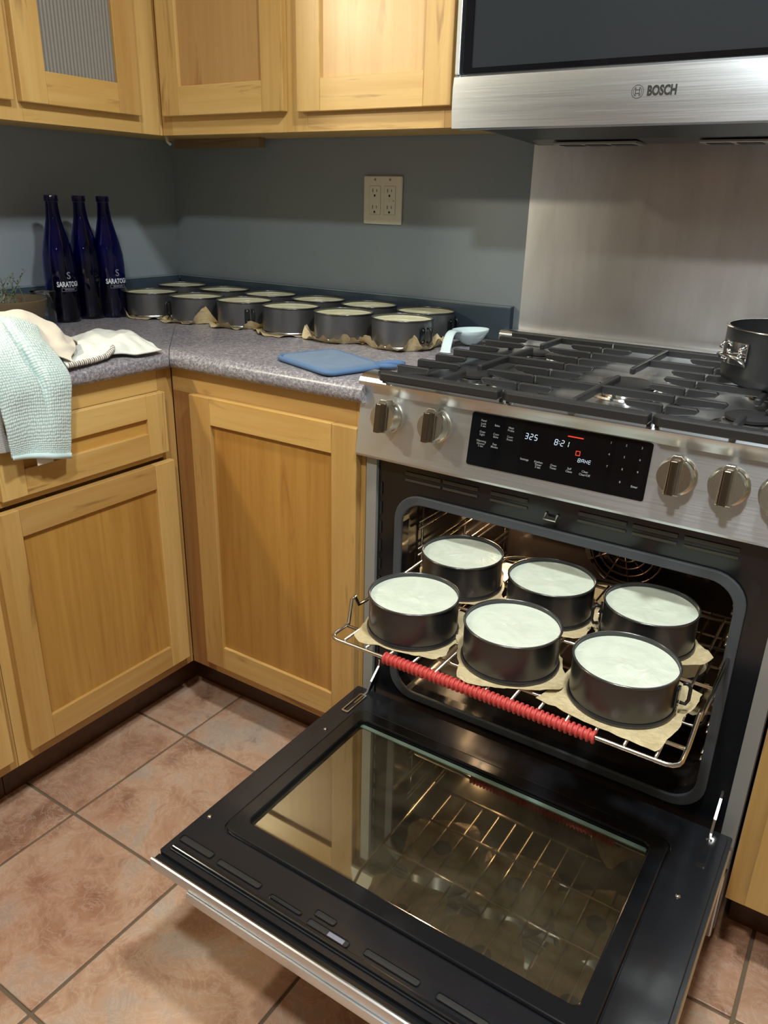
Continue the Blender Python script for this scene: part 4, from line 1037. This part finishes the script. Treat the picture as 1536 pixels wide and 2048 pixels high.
# ------------------------------------------------------------------ spoon rest
t6 = thing('spoon_rest', 'pale glazed ceramic spoon rest between the pans and the range', 'spoon rest', (1.09, -.19, CZ))
V = []; F = []; NT, NR = 40, 10
ax = Vector((.035, .120, 0)).normalized(); ay = Vector((ax.y, -ax.x, 0)); c0 = Vector((1.102, -.135, 0)); 
for sgn in (0, 1):
    for i in range(NR + 1):
        s = i / NR
        for k in range(NT):
            a = 2 * pi * k / NT; e = 1.0 - .10 * cos(a)
            rx, ry = .050 * s, .036 * s * e
            z = CZ + .004 + .030 * s ** 2.2 + (.0035 if sgn == 0 else -.0005)
            if sgn == 1: rx *= 1.0; ry *= 1.0; z -= .0035 * (1 - s)
            p = c0 + ax * rx * cos(a) + ay * ry * sin(a); V.append((p.x, p.y, z))
off = (NR + 1) * NT
for i in range(NR):
    for k in range(NT):
        l = (k + 1) % NT; F.append((i * NT + k, (i + 1) * NT + k, (i + 1) * NT + l, i * NT + l)); F.append((off + i * NT + k, off + i * NT + l, off + (i + 1) * NT + l, off + (i + 1) * NT + k))
for k in range(NT): l = (k + 1) % NT; F.append((NR * NT + k, off + NR * NT + k, off + NR * NT + l, NR * NT + l))
mk('bowl', V, F, M_ceramic, t6, smooth=True, auto=60)
hp = [(1.092, -.176, .948, .016), (1.090, -.196, .953, .013), (1.094, -.214, .9545, .012), (1.098, -.232, .950, .0125), (1.101, -.245, .940, .013), (1.103, -.254, .928, .0135), (1.104, -.260, .9155, .0135)]
V = []; F = []
for x, y, z, w in hp:
    tdir = Vector((1, .1, 0)).normalized()
    for s, dz in ((-1, 0), (-.6, -.003), (.6, -.003), (1, 0), (.6, .004), (-.6, .004)):
        V.append((x + tdir.x * w * s, y + tdir.y * w * s - (0 if z > .945 else dz), z + (dz if z > .945 else 0)))
for i in range(len(hp) - 1):
    for k in range(6): l = (k + 1) % 6; F.append((i * 6 + k, i * 6 + l, (i + 1) * 6 + l, (i + 1) * 6 + k))
F += [tuple(range(6)), tuple(range((len(hp) - 1) * 6, len(hp) * 6))[::-1]]
h = mk('handle', V, F, M_ceramic, t6, smooth=True); md = h.modifiers.new('s', 'SUBSURF'); md.levels = 2; md.render_levels = 2

# ------------------------------------------------------------------ pot
pr_, px_, py_ = .118, 1.800, -.285
t7 = thing('cooking_pot', 'dark grey pot with a steel handle bracket at the right edge of the range', 'pot', (px_, py_, GT))
MB().lathe([(0, .0008), (pr_ - .012, .0008), (pr_ - .003, .006), (pr_, .016), (pr_, .092), (pr_ + .002, .0935), (pr_ + .001, .0950), (pr_ - .0025, .0940), (pr_ - .003, .016), (pr_ - .014, .005), (0, .005)], 72, (px_, py_, GT)).o('pot_body', M_pot, t7, smooth=True, auto=50)
MB().lathe([(pr_ + .0022, .0928), (pr_ + .0026, .0942), (pr_ + .001, .0956), (pr_ - .003, .0948)], 72, (px_, py_, GT)).o('pot_rim', M_chrome, t7, smooth=True)
ha = radians(224)
def hp_(da, dr, z): a = ha + da; return (px_ + (pr_ + dr) * cos(a), py_ + (pr_ + dr) * sin(a), GT + z)
br = MB()
for zz0, zz1 in ((.036, .074),):
    V = []
    for k in range(9):
        da = -.24 + .48 * k / 8
        V += [hp_(da, .0006, zz0), hp_(da, .0006, zz1), hp_(da, .005, zz0), hp_(da, .005, zz1)]
    F = []
    for k in range(8):
        a = k * 4; b = a + 4; F += [(a + 2, b + 2, b + 3, a + 3), (a, a + 1, b + 1, b), (a + 1, a + 3, b + 3, b + 1), (a, b, b + 2, a + 2)]
    F += [(0, 2, 3, 1), (32, 33, 35, 34)]; br.add(V, F)
bro = br.o('handle_bracket', M_chrome, t7, bevel=.001)
for da in (-.13, .13): MB().lathe([(.0052, 0), (.0045, .002), (0, .003)], 16, Vector(hp_(da, .005, .055)), M=Matrix.Rotation(ha + da, 4, 'Z') @ Matrix.Rotation(radians(90), 4, 'Y')).o('rivet', M_chrome, bro, smooth=True)
mb = MB(); mb.tube([hp_(-.22, .004, .042), hp_(-.24, .010, .044), hp_(-.20, .017, .050), hp_(0, .021, .054), hp_(.20, .017, .050), hp_(.24, .010, .044), hp_(.22, .004, .042)], .0035, 10)
mb.tube([hp_(-.20, .004, .070), hp_(-.22, .010, .068), hp_(-.18, .016, .062)], .003, 10); mb.tube([hp_(.20, .004, .070), hp_(.22, .010, .068), hp_(.18, .016, .062)], .003, 10)
mb.o('loop_handle', M_chrome, t7, smooth=True)
